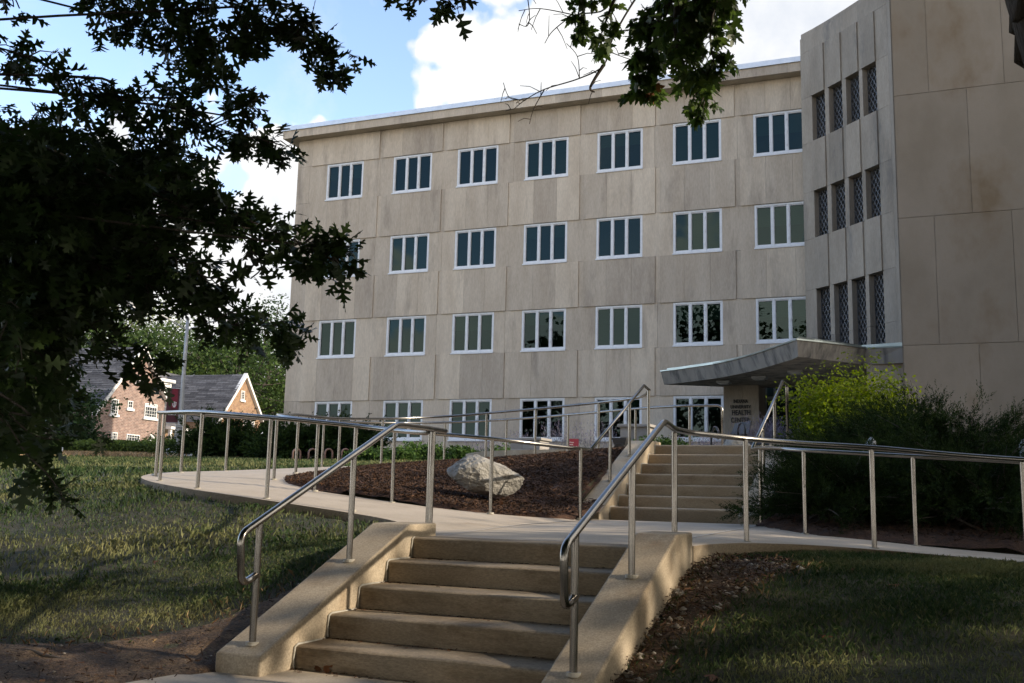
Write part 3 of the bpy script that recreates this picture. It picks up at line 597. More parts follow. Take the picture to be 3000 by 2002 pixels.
# its panels, 50 mm proud, above and between the lattice windows
for k, i in enumerate(OPEN):
    for (za, zb) in ((ROWS[0], ZT), (ROWS[1], ROWS[0]-WH), (ROWS[2], ROWS[1]-WH)):
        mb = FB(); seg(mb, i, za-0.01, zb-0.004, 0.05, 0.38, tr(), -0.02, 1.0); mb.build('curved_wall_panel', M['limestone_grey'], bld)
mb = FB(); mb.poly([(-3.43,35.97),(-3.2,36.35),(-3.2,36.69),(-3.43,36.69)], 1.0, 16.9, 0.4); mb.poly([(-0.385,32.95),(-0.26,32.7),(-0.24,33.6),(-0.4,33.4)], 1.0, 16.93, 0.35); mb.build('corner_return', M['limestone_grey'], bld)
mb = FB()
for i in OPEN: seg(mb, i, 4.4, 15, -0.36, 0.40)
mb.build('dark_recess', M['room'], bld)
for i in OPEN:
    for (zt, zb) in lz:
        p, q = Vector(CP[i]), Vector(CP[i+1]); d = (q-p); w = d.length; d.normalize(); n = Vector((d.y, -d.x)); n = -n if n.x > 0 else n
        P3 = lambda u, dep, z: FW(*(p+d*u-n*dep), z)
        lt = MB(); cell = w/2; rowh = 0.30; m_ = int(round((zt-zb)/rowh)); rowh = (zt-zb)/m_; tk = 0.012
        for k in range(-1, m_+1):                            # zig-zag steel strips, 60 mm deep, two diamonds wide
            for c_ in range(2):
                u0, um, u1 = c_*cell, (c_+0.5)*cell, (c_+1)*cell; zc = zb+(k+0.5*(c_ % 1))*rowh
                for (ua, za, ub, zb2) in ((u0, zc+rowh, um, zc), (um, zc, u1, zc+rowh), (u0, zc+rowh, um, zc+2*rowh), (um, zc+2*rowh, u1, zc+rowh)):
                    if min(za, zb2) < zb-1e-3 or max(za, zb2) > zt+1e-3: continue
                    lt.add([P3(ua, 0.20, za-tk), P3(ub, 0.20, zb2-tk), P3(ub, 0.27, zb2-tk), P3(ua, 0.27, za-tk), P3(ua, 0.20, za+tk), P3(ub, 0.20, zb2+tk), P3(ub, 0.27, zb2+tk), P3(ua, 0.27, za+tk)],
                           [(0,1,2,3),(7,6,5,4),(0,4,5,1),(1,5,6,2),(2,6,7,3),(3,7,4,0)])
        for (ua, ub) in ((0, 0.015), (w-0.015, w)): lt.add([P3(ua,0.2,zb),P3(ub,0.2,zb),P3(ub,0.27,zb),P3(ua,0.27,zb),P3(ua,0.2,zt),P3(ub,0.2,zt),P3(ub,0.27,zt),P3(ua,0.27,zt)],[(0,1,2,3),(7,6,5,4),(0,4,5,1),(1,5,6,2),(2,6,7,3),(3,7,4,0)])
        lt.build('lattice_window', M['dark_iron'], bld)
# -- the windowless wing in front: big slabs on half-bond
mb = FB(); WY = 28.7; wx0 = -0.216
crsw = [0.0, 0.742, 4.30, 7.858, 11.415, 14.97, 18.5, 20.2]
for k, (za, zb) in enumerate(zip(crsw[:-1], crsw[1:])):
    off = 1.645 if k % 2 == 1 else 0.69
    e = [wx0]+[off+1.90*j for j in range(8)]+[16.0]
    for a, b in zip(e[:-1], e[1:]): mb.box((a+.005, WY, za+.007), (b-.005, WY+0.3, zb-.007), tr(0.3, 0.8))
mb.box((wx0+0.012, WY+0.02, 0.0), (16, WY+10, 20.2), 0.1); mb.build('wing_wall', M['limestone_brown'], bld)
mb = FB()
for k, (za, zb) in enumerate(zip(crsw[:-1], crsw[1:])):
    for j in range(2): mb.box((wx0-.03, WY+0.31+2.0*j, za+.006), (wx0+0.01, WY+2.29+2.0*j, zb-.006), tr(0.2, 0.7))
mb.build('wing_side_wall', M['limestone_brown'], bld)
# -- entrance canopy: a slab with a concave front edge
CAN = [(-8.11,33.70),(-7.55,33.36),(-7.0,32.96),(-6.5,32.58),(-6.0,32.19),(-5.55,31.72),(-5.12,31.2),(-4.7,30.65),(-4.32,30.08),(-3.98,29.55),(-3.67,29.03),(-3.28,28.4),(-2.90,27.76),(-2.3,28.38),(-1.75,29.0),(-1.22,29.76),(-0.25,29.74),(-0.25,33.2),(-0.77,33.36),(-1.93,34.6),(-3.43,35.97),(-4.9,35.3),(-6.09,34.9)]
cx_ = sum(p[0] for p in CAN)/len(CAN); cy_ = sum(p[1] for p in CAN)/len(CAN)
def grow(poly, k, idx):                                      # push the free front edge outwards
    o = []
    for i, p in enumerate(poly):
        if i not in idx: o.append(p); continue
        a, b = Vector(poly[max(i-1, 0)]), Vector(poly[min(i+1, len(poly)-1)]); d = (b-a).normalized(); n = Vector((d.y, -d.x))
        o.append((p[0]+n.x*k, p[1]+n.y*k))
    return o
fr_ = range(0, 16)
mb = FB(); N_ = len(CAN)
top = grow(CAN, 0.0, fr_); bot = grow(CAN, -0.16, fr_)
v = [FW(p[0], p[1], 3.965) for p in bot]+[FW(p[0], p[1], 4.40) for p in top]
mb.add(v, [tuple(range(N_-1, -1, -1)), tuple(range(N_, 2*N_))])
mb.add(v, [(i, (i+1) % N_, (i+1) % N_+N_, i+N_) for i in range(N_)])
M['canopy_stone'] = mat('canopy_stone', (0.215,0.197,0.17), (0.27,0.25,0.22), 2.0, 0.9, 0.3, 30, c3=(0.085,0.082,0.078), s3=3.0, w3=0.52, stretch=(1,1,0.06))
can = mb.build('canopy', M['canopy_stone'], bld)
mb = FB(); c1 = grow(CAN, 0.035, fr_); c2 = grow(CAN, -0.30, fr_)
for A_, z0, z1 in ((c1, 4.404, 4.445), (c2, 4.448, 4.55)):
    mb.add([FW(p[0], p[1], z0) for p in A_]+[FW(p[0], p[1], z1) for p in A_], [tuple(range(N_-1, -1, -1)), tuple(range(N_, 2*N_))]+[(i, (i+1) % N_, (i+1) % N_+N_, i+N_) for i in range(N_)])
mb.build('canopy_flashing', M['flashing'], can)
for (x, y) in ((-5.85, 33.2), (-4.55, 32.2), (-3.3, 31.0)):
    l = FB(); l.box((x-0.22, y-0.22, 3.895), (x+0.22, y+0.22, 3.962)); l.box((x-0.15, y-0.15, 3.86), (x+0.15, y+0.15, 3.893)); l.build('soffit_light', M['pole_grey'], can)
# -- entrance walls, doors and the lettering
mb = FB(); mb.box((-6.095, 34.50, 0.8), (-5.45, 34.8, 4.2), 0.4); mb.box((-5.446, 34.50, 0.8), (-4.91, 34.8, 4.2), 0.6); mb.box((-6.09, 34.8, 0.8), (-5.8, 36.69, 4.2), 0.5); mb.box((-5.2, 34.8, 0.8), (-4.912, 36.2, 4.2), 0.25)
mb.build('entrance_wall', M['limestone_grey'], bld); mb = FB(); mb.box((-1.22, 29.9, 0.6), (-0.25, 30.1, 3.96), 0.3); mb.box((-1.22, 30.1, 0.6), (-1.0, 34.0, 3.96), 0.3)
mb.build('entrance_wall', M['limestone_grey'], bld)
door = FB()
for (a, b, z0, z1) in ((-4.9,-4.84,1.15,4.1),(-4.60,-4.52,1.15,4.1),(-3.75,-3.67,1.15,4.1),(-2.9,-2.82,1.15,4.1),(-4.9,-2.8,3.62,3.72),(-4.9,-2.8,4.05,4.15),(-4.9,-2.8,1.15,1.3)): door.box((a, 36.0, z0), (b, 36.08, z1))
dr = door.build('entrance_door', M['dark_iron'], bld)
g = FB(); g.add([FW(*p) for p in ((-4.9,36.05,1.15),(-2.8,36.05,1.15),(-2.8,36.05,4.1),(-4.9,36.05,4.1))], [(0,1,2,3)]); g.build('door_glass', M['glass'], dr)
mb = FB(); mb.box((-4.9, 36.6, 0.9), (-2.6, 36.68, 4.2)); mb.build('lobby_shade', M['room'], bld)
def text_mesh(s, size, loc_fn, ext=0.02, bold=0.0, align='CENTER', width=None):
    c = bpy.data.curves.new('t', 'FONT'); c.body = s; c.size = 1.0; c.align_x = align; c.extrude = 0; c.offset = bold
    o = bpy.data.objects.new('t', c); COL.objects.link(o); dg = bpy.context.evaluated_depsgraph_get(); me = bpy.data.meshes.new_from_object(o.evaluated_get(dg))
    bpy.data.objects.remove(o); bpy.data.curves.remove(c)
    bm = bmesh.new(); bm.from_mesh(me); bpy.data.meshes.remove(me)
    ys_ = [v.co.y for v in bm.verts]; xs_ = [v.co.x for v in bm.verts]; h = max(ys_)-min(ys_); y0 = min(ys_); w = max(xs_)-min(xs_); xc = (max(xs_)+min(xs_))/2
    k = size/h; kx = (width/w) if width else k
    g = bmesh.ops.extrude_face_region(bm, geom=bm.faces[:])
    for e in g['geom']:
        if isinstance(e, bmesh.types.BMVert): e.co.z += 1.0
    V = [loc_fn((v.co.x-xc)*kx if align == 'CENTER' else v.co.x*kx, (v.co.y-y0)*k, v.co.z*ext) for v in bm.verts]
    bm.verts.index_update(); F = [tuple(v.index for v in f.verts) for f in bm.faces]; bm.free(); return V, F
mb = MB()
for s, xc, zb, h, w in (('INDIANA', -5.51, 3.352, 0.128, 0.49), ('UNIVERSITY', -5.51, 3.165, 0.118, 0.69), ('HEALTH', -5.50, 2.938, 0.178, 0.62), ('CENTER', -5.525, 2.680, 0.178, 0.645)):
    mb.add(*text_mesh(s, h, lambda x, y, z, xc=xc, zb=zb: FW(xc+x, 34.495-z, zb+y), 0.025, 0.022, width=w))
mb.build('lettering', M['letter'], bld)
# ================================================================ far things placed by direction and distance
def at(px, py, r):                                           # the point at horizontal distance r along the photo direction
    v = pxray(px, py); return v*(r/math.hypot(v[0], v[1]))
def ground_at(px, r):
    v = at(px, 1350, r); return Vector((v[0], v[1], h1(v[0], v[1])))
# ---------------------------------------------------------------- brick house
def house():
    P0 = at(484, 1161, 75.0); u = pxray(2400, 1470); u = np.array([u[0], u[1], 0]); u /= np.linalg.norm(u); n = np.array([u[1], -u[0], 0])   # n faces the sun
    if n[0] < 0: n = -n
    zg = h1(P0[0], P0[1])-0.2
    root = empty('brick_house', (P0[0], P0[1], zg), 'old brick house with steep grey shingle roofs and two white trimmed gables beyond the hedge', 'house')
    def onface(px, py, off=0.0):                             # (s, z) on the gable plane pushed off along n
        v = pxray(px, py); t = (P0@n+off)/(v@n); q = v*t; return float((q-P0)@u), float(q[2])
    def X(s, d, z): return tuple(P0+u*s+n*d+np.array([0, 0, z-P0[2]]))
    cU = lambda x, y: (200+x/3.485, 950+y/3.485)
    def uvmesh(o, f):
        me = o.data; uvl = me.uv_layers.new(name='UVMap'); off = root_loc(o)
        for lp in me.loops:
            c = np.array(me.vertices[lp.vertex_index].co)+np.array(off); uvl.data[lp.index].uv = f(c)
    uvw = lambda c: ((c-P0)@u+((c-P0)@n), c[2])
    def gable(off, apex, le, re, wall_m, depth, wins, roof_name):
        sa, za = onface(*cU(*apex), off); sl, zl = onface(*cU(*le), off); sr, zr = onface(*cU(*re), off)
        ze = zr
        mb = MB(); pr = [(sl, zg), (sr, zg), (sr, ze), (sa, za-0.15), (sl, zl)]
        mb.add([X(s, off, z) for s, z in pr]+[X(s, off-depth, z) for s, z in pr], [(0,1,2,3,4), (9,8,7,6,5), (1,6,7,2), (0,4,9,5)])
        w = mb.build('gable_wall', wall_m, root); uvmesh(w, uvw)
        # roof planes with shingles of varied grey
        rf = MB()
        for (s1, z1) in ((sl, zl), (sr, ze)):
            a = np.array([sa, za]); b = np.array([s1, z1]); dv = (b-a); Ls = np.linalg.norm(dv); dv /= Ls; nr = int(Ls/0.22)
            up = np.array([-dv[1], dv[0]]); up = up if up[1] > 0 else -up
            for k in range(nr):
                p, q = a+dv*(k*Ls/nr), a+dv*((k+1.12)*Ls/nr); x = -0.25
                while x < depth:
                    ww = random.uniform(0.5, 1.6)
                    rf.add([X(p[0]+up[0]*.03, off-x, p[1]+up[1]*.03), X(p[0]+up[0]*.03, off-min(x+ww, depth), p[1]+up[1]*.03), X(q[0]+up[0]*.06, off-min(x+ww, depth), q[1]+up[1]*.06), X(q[0]+up[0]*.06, off-x, q[1]+up[1]*.06)], [(0,1,2,3)], random.random())
                    x += ww
        rf.build(roof_name, M['shingle'], root)
        tm = MB()
        for (s1, z1) in ((sl-0.25, zl-0.35), (sr+0.15, ze-0.3)):
            tm.add([X(sa, off+0.28, za+0.12), X(s1, off+0.28, z1), X(s1, off+0.28, z1-0.28), X(sa, off+0.28, za-0.22), X(sa, off-0.05, za+0.12), X(s1, off-0.05, z1), X(s1, off-0.05, z1-0.28), X(sa, off-0.05, za-0.22)], [(0,1,2,3),(7,6,5,4),(0,4,5,1),(3,2,6,7),(1,5,6,2)])
        tm.build('rake_trim', M['white_paint'], root)
        for (a, b, nc, nr) in wins:
            s0, z1 = onface(*cU(*a), off); s1, z0 = onface(*cU(*b), off)
            f = MB(); e = 0.065
            def bx(sa_, sb_, za_, zb_, d0, d1): f.add([X(sa_,off+d0,za_),X(sb_,off+d0,za_),X(sb_,off+d1,za_),X(sa_,off+d1,za_),X(sa_,off+d0,zb_),X(sb_,off+d0,zb_),X(sb_,off+d1,zb_),X(sa_,off+d1,zb_)],[(0,3,2,1),(4,5,6,7),(0,1,5,4),(1,2,6,5),(2,3,7,6),(3,0,4,7)])
            bx(s0, s1, z1-e, z1, .0, .07); bx(s0, s1, z0, z0+e, .0, .07); bx(s0, s0+e, z0+e, z1-e, .0, .07); bx(s1-e, s1, z0+e, z1-e, .0, .07)
            for k in range(1, nc): xx = s0+(s1-s0)*k/nc; bx(xx-.012, xx+.012, z0+e, z1-e, .02, .05)
            for k in range(1, nr): zz = z0+(z1-z0)*k/nr; bx(s0+e, s1-e, zz-.012, zz+.012, .02, .05)
            bx(s0-.12, s1+.12, z0-.16, z0, .0, .13)
            wi = f.build('window', M['white_paint'], root)
            g = MB(); g.quad(X(s0+.02, off+.012, z0), X(s1-.02, off+.012, z0), X(s1-.02, off+.012, z1), X(s0+.02, off+.012, z1)); g.build('pane', M['car_glass'], wi)
            if nc > 3 and z0 > zg+3:
                g = MB(); g.quad(X(s0+.05, off+.016, z1-.45*(z1-z0)*.6), X(s1-.05, off+.016, z1-.45*(z1-z0)*.6), X(s1-.05, off+.016, z1-.03), X(s0+.05, off+.016, z1-.03)); g.build('blind', M['sign_white'], wi)
    gable(0.0, (755, 235), (285, 840), (990, 735), M['brick_pink'], 15.0,
          [((440, 760), (497, 925), 3, 4), ((605, 780), (650, 865), 2, 2), ((780, 805), (893, 965), 5, 4), ((440, 1102), (485, 1240), 3, 4), ((592, 1120), (715, 1255), 5, 4), ((215, 1150), (288, 1245), 4, 3), ((690, 520), (770, 610), 4, 3)], 'roof')
    gable(-3.0, (1800, 515), (1500, 1000), (1962, 935), M['brick_orange'], 11.0,
          [((1762, 678), (1792, 778), 2, 5), ((1785, 975), (1890, 1085), 5, 5)], 'roof')
    # the lower range between the gables, its roof facing the road
    s0, _ = onface(*cU(960, 735), -4.0); s1, _ = onface(*cU(1700, 900), -9.5); zr_ = onface(*cU(1000, 490), -11.0)[1]; ze_ = zr_-5.5
    mb = MB(); mb.add([X(s0, -6.5, zg), X(s1, -6.5, zg), X(s1, -6.5, ze_+.3), X(s0, -6.5, ze_+.3)], [(0,1,2,3)]); w = mb.build('range_wall', M['brick_orange'], root); uvmesh(w, uvw)
    rf = MB(); nr = 26
    for k in range(nr):
        d0 = -6.2-5.0*k/nr; d1 = -6.2-5.0*(k+1.1)/nr; z0 = ze_+(zr_-ze_)*k/nr; z1 = ze_+(zr_-ze_)*(k+1.1)/nr; x = s0
        while x < s1:
            ww = random.uniform(0.5, 1.5); xe = min(x+ww, s1); rf.add([X(x, d0, z0+.03), X(xe, d0, z0+.03), X(xe, d1, z1), X(x, d1, z1)], [(0,1,2,3)], 0.35+0.65*random.random()); x += ww
    rf.build('roof', M['shingle'], root)
    sd, zd = onface(*cU(1000, 560), -6.0); sd2, zd2 = onface(*cU(1060, 690), -6.0)
    mb = MB()
    def bxm(m_, sa_, sb_, za_, zb_, d0, d1): m_.add([X(sa_,d0,za_),X(sb_,d0,za_),X(sb_,d1,za_),X(sa_,d1,za_),X(sa_,d0,zb_),X(sb_,d0,zb_),X(sb_,d1,zb_),X(sa_,d1,zb_)],[(0,3,2,1),(4,5,6,7),(0,1,5,4),(1,2,6,5),(2,3,7,6),(3,0,4,7)])
    bxm(mb, sd-2.5, sd2, zd2-.4, zd-.25, -9.0, -6.1); bxm(mb, sd-2.7, sd2+.25, zd-.24, zd, -9.0, -5.9)
    dm = mb.build('dormer', M['white_paint'], root)
    g = MB(); g.quad(X(sd-.5, -6.08, zd2-.3), X(sd2-.35, -6.08, zd2-.3), X(sd2-.35, -6.08, zd-.75), X(sd-.5, -6.08, zd-.75)); g.build('pane', M['blind'], dm)
    mb = MB(); s0, z0 = onface(*cU(818, 1275)); s1, z1 = onface(*cU(880, 1130)); bxm(mb, s0, s1, zg, z1, 0, .06); mb.build('door', M['white_paint'], root)
    mb = MB(); s0 = onface(*cU(965, 1200))[0]; bxm(mb, s0, s0+4.5, zg+2.55, zg+2.75, -3.0, 0.6); 
    for k in range(3): bxm(mb, s0+.1+2.1*k, s0+.3+2.1*k, zg, zg+2.54, .3, .5)
    mb.build('porch', M['white_paint'], root)
house()

# ---------------------------------------------------------------- trees: tapered trunk, limbs, a crown of many leaf clumps
def leaf_cards(P, N, size, rg, droop=0.3):                   # rhombic folded leaves at points P, normals roughly N
    n = len(P); a = rg.normal(size=(n, 3)); N = N+rg.normal(size=(n, 3))*0.65; N /= np.linalg.norm(N, axis=1)[:, None]
    T = a-(a*N).sum(1)[:, None]*N; T /= np.linalg.norm(T, axis=1)[:, None]; B = np.cross(N, T); s = size*rg.uniform(0.6, 1.3, n)[:, None]
    V = np.stack([P-T*s*0.5, P+B*s*0.34-N*s*0.08, P+T*s*0.55-N*s*0.12, P-B*s*0.34-N*s*0.08], 1).reshape(-1, 3)
    return V, np.arange(4*n).reshape(n, 4)
def make_tree(name, label, base, h, cr, leaf, m_leaf, seed, n=4200, crown0=0.30, group=None, nclump=70, shape=1.0, trunk_r=None, cat='tree', hollow=0.55):
    rg = np.random.default_rng(seed); base = Vector(base)
    root = empty(name, base, label, cat, group)
    tb = MB(); r0 = trunk_r or h*0.018; lean = Vector((rg.normal()*0.03, rg.normal()*0.03, 1))
    topz = h*0.75; path = [base+Vector((lean.x*z+0.15*math.sin(z*.6+seed), lean.y*z+0.12*math.cos(z*.5+seed), z-0.3)) for z in np.linspace(0, topz, 9)]
    tb.tube(path, [r0*(1.25 if i == 0 else 1-0.085*i) for i in range(9)], 9)
    cz0, cz1 = h*crown0, h; cm = (cz0+cz1)/2; ch = (cz1-cz0)/2
    d = rg.normal(size=(nclump, 3)); d /= np.linalg.norm(d, axis=1)[:, None]; rad = rg.uniform(hollow, 1.0, nclump)[:, None]
    C = d*rad*np.array([cr, cr, ch]); prof = 1-0.35*shape*np.clip(C[:, 2:3]/ch, -0.3, 1); C[:, :2] *= prof; C += np.array([base.x, base.y, base.z+cm])
    lim = tb
    for c in C[::3]:
        s = path[int(rg.integers(3, 8))]; mid = (Vector(c)*0.5+s*0.5)+Vector((0, 0, -0.06*h*rg.random())); lim.tube(smooth_path([s, mid, Vector(c)], 3), [r0*.45*(1-.12*k) for k in range(7)], 5, cap=False)
    tb.build('trunk', M['bark'], root, smooth=True)
    k = rg.integers(0, nclump, n); cs = cr*rg.uniform(0.20, 0.36, nclump)
    off = rg.normal(size=(n, 3)); off /= np.linalg.norm(off, axis=1)[:, None]; off *= (rg.random(n)**0.45)[:, None]
    P = C[k]+off*cs[k][:, None]*np.array([1.15, 1.15, 0.75]); N = off*0.8+np.array([0, 0, 0.7])
    V, F = leaf_cards(P, N, leaf, rg); tint = np.clip(0.5+rg.normal(0, 0.16, n)+(rg.random(nclump)-0.5)[k]*0.7, 0, 1)
    link('crown', np_mesh('crown', V, F, tint), m_leaf, root)
    return root
def tree_at(px, r, top_py, cr, m_leaf, label, seed, leaf=0.34, n=4200, group='trees behind the brick house', name='broadleaf_tree', **k):
    g = ground_at(px, r); h = at(px, top_py, r)[2]-g.z
    return make_tree(name, label, g, h, cr, leaf, m_leaf, seed, n, group=group, **k)
FAR = [(780, 118, 885, 9.5, 'tree_dark', 'tall dark green tree rising against the building corner behind the orange brick gable'),
       (690, 105, 985, 7.5, 'tree_mid', 'round mid green tree behind the roof ridge of the orange brick gable'),
       (610, 122, 1010, 7.0, 'tree_mid', 'green tree under the grey cloud gap, right of the lamp post'),
       (560, 104, 1085, 6.0, 'tree_yellow', 'low yellowish green tree just above the roof between the two gables'),
       (455, 112, 930, 8.0, 'tree_mid', 'tall loose green tree left of the lamp post, above the pink gable'),
       (330, 120, 850, 10.5, 'tree_pale', 'pale silvery tree standing tallest behind the pink brick gable'),
       (190, 108, 900, 10.0, 'tree_mid', 'green tree mostly hidden by the oak boughs, behind the house roof'),
       (60, 100, 920, 10.0, 'tree_dark', 'dark tree at the far left edge behind the oak boughs'),
       (835, 112, 1105, 5.5, 'tree_mid', 'bushy green tree low beside the corner of the limestone building')]
for i, (px, r, ty, cr, ml, lb) in enumerate(FAR): tree_at(px, r, ty, cr, M[ml], lb, 40+i, leaf=0.36, n=7500, nclump=110)
tree_at(700, 150, 1000, 16, M['tree_dark'], 'far dark wooded crown filling the gap behind the nearer trees', 71, leaf=0.6, n=5000)
# a shady tree standing left of the house, in front of its roof, and the light shrub tree by the lamp
tree_at(95, 58, 1060, 3.4, M['tree_dark'], 'dark yew-like tree in front of the left part of the house, behind the rope fence', 81, leaf=0.22, n=6500, crown0=0.05, group=None, hollow=0.3)
tree_at(225, 62, 1215, 1.5, M['tree_dark'], 'small dark tree hiding the lower left corner of the pink gable', 82, leaf=0.18, n=3500, crown0=0.02, group=None, hollow=0.2)
tree_at(600, 52, 1250, 1.5, M['tree_yellow'], 'loose yellow green shrub tree just right of the lamp post', 83, leaf=0.16, n=3800, crown0=0.05, group=None, hollow=0.2)
tree_at(480, 60, 1270, 1.6, M['tree_mid'], 'small ornamental tree in front of the white house door', 84, leaf=0.14, n=1800, crown0=0.1, group=None, hollow=0.2)

# ---------------------------------------------------------------- shrubs
def make_shrub(name, label, base, w, h, leaf, m_leaf, seed, n, group=None, cat='shrub', nclump=26, d=None, stems=True, flat=False):
    rg = np.random.default_rng(seed); base = Vector(base); root = empty(name, base, label, cat, group); d = d or w
    C = rg.normal(size=(nclump, 3)); C /= np.linalg.norm(C, axis=1)[:, None]; C *= rg.uniform(0.35, 0.85, nclump)[:, None]; C[:, 2] = np.abs(C[:, 2])*0.9+0.05
    C = C*np.array([w/2, d/2, h])+np.array(base)
    k = rg.integers(0, nclump, n); off = rg.normal(size=(n, 3)); off /= np.linalg.norm(off, axis=1)[:, None]; off *= (rg.random(n)**0.5)[:, None]
    cs = rg.uniform(0.16, 0.30, nclump)*min(w, d)
    P = C[k]+off*cs[k][:, None]*np.array([1, 1, min(1, h/w*1.2)]); P[:, 2] = np.maximum(P[:, 2], base.z+0.02)
    V, F = leaf_cards(P, off*0.7+np.array([0, 0, 0.6]), leaf, rg); tint = np.clip(0.5+rg.normal(0, 0.16, n)+(rg.random(nclump)-0.5)[k]*0.6, 0, 1)
    if stems:
        st = MB()
        for c in C[:14]: st.tube([base+Vector((rg.normal()*.05, rg.normal()*.05, -.05)), (base+Vector(c))/2+Vector((0, 0, .05*h)), Vector(c)], [0.018*h, 0.013*h, 0.006*h], 5, cap=False)
        st.build('stem', M['twig'], root)
    link('foliage', np_mesh('foliage', V, F, tint), m_leaf, root); return root
def shrub_at(px, r, top_py, w, m, lb, seed, n=2200, leaf=0.07, grp=None, name='shrub', z=None, **k):
    g = ground_at(px, r)
    if z is not None: g.z = z
    return make_shrub(name, lb, g, w, max(0.25, (at(px, top_py, r)[2]-g.z)/1.05), leaf, m, seed, n, grp, **k)
# clipped yew hedge below the house
hr = empty('hedge', ground_at(330, 55), 'long dark clipped hedge behind the rope fence below the pink gable', 'hedge')
V_, F_, T_ = [], [], []; rg = np.random.default_rng(5); nn = 0
for px in np.arange(-40, 480, 3.0):
    r = 54+rg.normal()*0.5; g = ground_at(px, r); tp = 1296 if px > 230 else 1318-0.06*px; tp += 5*math.sin(px*.05)+4*math.sin(px*.13)
    hh = max(0.6, at(px, tp, r)[2]-g.z); n = 130; P = np.array(g)+rg.normal(size=(n, 3))*np.array([.35, .6, 0]); P[:, 2] = g.z+hh*(1-rg.random(n)**1.8)
    v, f = leaf_cards(P, np.tile([0.3, -0.6, 0.6], (n, 1)), 0.11, rg); V_.append(v); F_.append(f+nn); nn += len(v); T_.append(np.clip(rg.normal(.45, .2, n)+.25*(P[:, 2]-g.z > hh*.85), 0, 1))
link('foliage', np_mesh('foliage', np.concatenate(V_), np.concatenate(F_), np.concatenate(T_)), M['hedge'], hr)
# foundation shrubs along the facade
for i, (px, r, ty, w, lb) in enumerate([(1083, 27.5, 1295, 1.3, 'small leafy shrub by the wall, leftmost of the row behind the mulch bed'), (1150, 27, 1292, 1.2, 'leafy shrub low behind the ramp, left of the tallest one'), (1208, 27.5, 1276, 1.5, 'leafiest tallest shrub between two windows behind the mulch bed'), (1270, 27.5, 1282, 1.1, 'narrow leafy shrub half hidden by the thick rail posts'), (1345, 26.5, 1286, 1.35, 'leafy green shrub just left above the boulder'), (1478, 27, 1278, 1.4, 'yellowish shrub between ground floor windows beside the stone pier')]):
    shrub_at(px, r, ty, w, M['shrub_green'], lb, 200+i, 1500, 0.085, 'leafy foundation shrubs along the facade', 'leafy_shrub')
# feathery evergreens: sprays of fine twigs
def make_juniper(label, base, w, h, seed, nb=90, per=150, tw=0.060, group=None, m=None, lift=0.5, name='juniper', thick=0.0045):
    rg = np.random.default_rng(seed); base = Vector(base); root = empty(name, base, label, 'juniper', group); V = []; T = []; br = MB()
    for b in range(nb):
        az = rg.uniform(0, 2*math.pi); el = rg.uniform(0.12, 1.35); Lb = rg.uniform(0.6, 1.05)
        end = Vector((math.cos(az)*math.cos(el)*w/2, math.sin(az)*math.cos(el)*w/2, math.sin(el)*h))*Lb
        s = Vector((rg.normal()*.10*w, rg.normal()*.10*w, 0.02)); mid = s*0.4+end*0.5+Vector((0, 0, lift*0.25*h)); tip = end+Vector((math.cos(az)*.10*w, math.sin(az)*.10*w, 0.03*h*rg.normal()))
        pts = smooth_path([base+s, base+mid, base+tip], 5); A = np.array([tuple(p) for p in pts])
        if b % 3 == 0: br.tube(pts, [0.02*h*(1-.085*k) for k in range(len(pts))], 4, cap=False)
        npl = max(6, per//20); t = (0.25+0.75*rg.random(npl)**0.8)*(len(A)-1.001); t[-1] = len(A)-1.002; i0 = t.astype(int); fr = (t-i0)[:, None]; P0 = A[i0]*(1-fr)+A[i0+1]*fr; D = A[i0+1]-A[i0]; D /= np.linalg.norm(D, axis=1)[:, None]+1e-9
        out = rg.normal(size=(npl, 3)); out -= (out*D).sum(1)[:, None]*D; out /= np.linalg.norm(out, axis=1)[:, None]; pd = D*0.9+out*0.6+np.array([0, 0, .22]); pd /= np.linalg.norm(pd, axis=1)[:, None]; pl = tw*rg.uniform(2.2, 5.0, npl)
        q = 20; k = np.repeat(np.arange(npl), q); f = np.tile((np.arange(q)+.5)/q, npl); P = P0[k]+pd[k]*(pl[k]*f)[:, None]; o2 = rg.normal(size=(len(k), 3)); o2 -= (o2*pd[k]).sum(1)[:, None]*pd[k]; o2 /= np.linalg.norm(o2, axis=1)[:, None]
        dirn = pd[k]*.85+o2*.55; Ls = (tw*rg.uniform(.5, 1.1, len(k))*(1.15-.7*f))[:, None]; sd = np.cross(dirn, rg.normal(size=(len(k), 3))); sd /= np.linalg.norm(sd, axis=1)[:, None]; wd = thick*rg.uniform(.7, 1.4, len(k))[:, None]
        V.append(np.stack([P-sd*wd*.6, P+dirn*Ls*.5-sd*wd, P+dirn*Ls, P+dirn*Ls*.5+sd*wd], 1).reshape(-1, 3)); T.append(np.clip(rg.normal(.36, .14, len(k))+.30*(f > .6)+rg.normal()*.10, 0, 1))
    V = np.concatenate(V); T = np.concatenate(T)
    if br.v: br.build('branch', M['twig'], root)
    link('foliage', np_mesh('foliage', V, np.arange(len(V)).reshape(-1, 4), T), m or M['juniper'], root); return root
GJ = 'spreading junipers behind the right-hand rail'
make_juniper('broad dark juniper pressing against the rail right of the upper steps', (-1.28, 12.75, -0.28), 2.3, 0.98, 301, 190, 520, .062, GJ)
make_juniper('wide juniper filling the middle of the bed behind the right rail', (0.15, 12.95, -0.33), 2.8, 1.12, 302, 200, 520, .062, GJ)
make_juniper('ragged juniper throwing long sprays across the brown wing wall', (-0.15, 14.9, -0.05), 3.6, 1.5, 303, 170, 620, .075, GJ, lift=0.35)
make_juniper('low juniper at the right edge under the round topped post', (1.9, 12.9, -0.42), 2.7, .95, 304, 130, 420, .062, GJ)
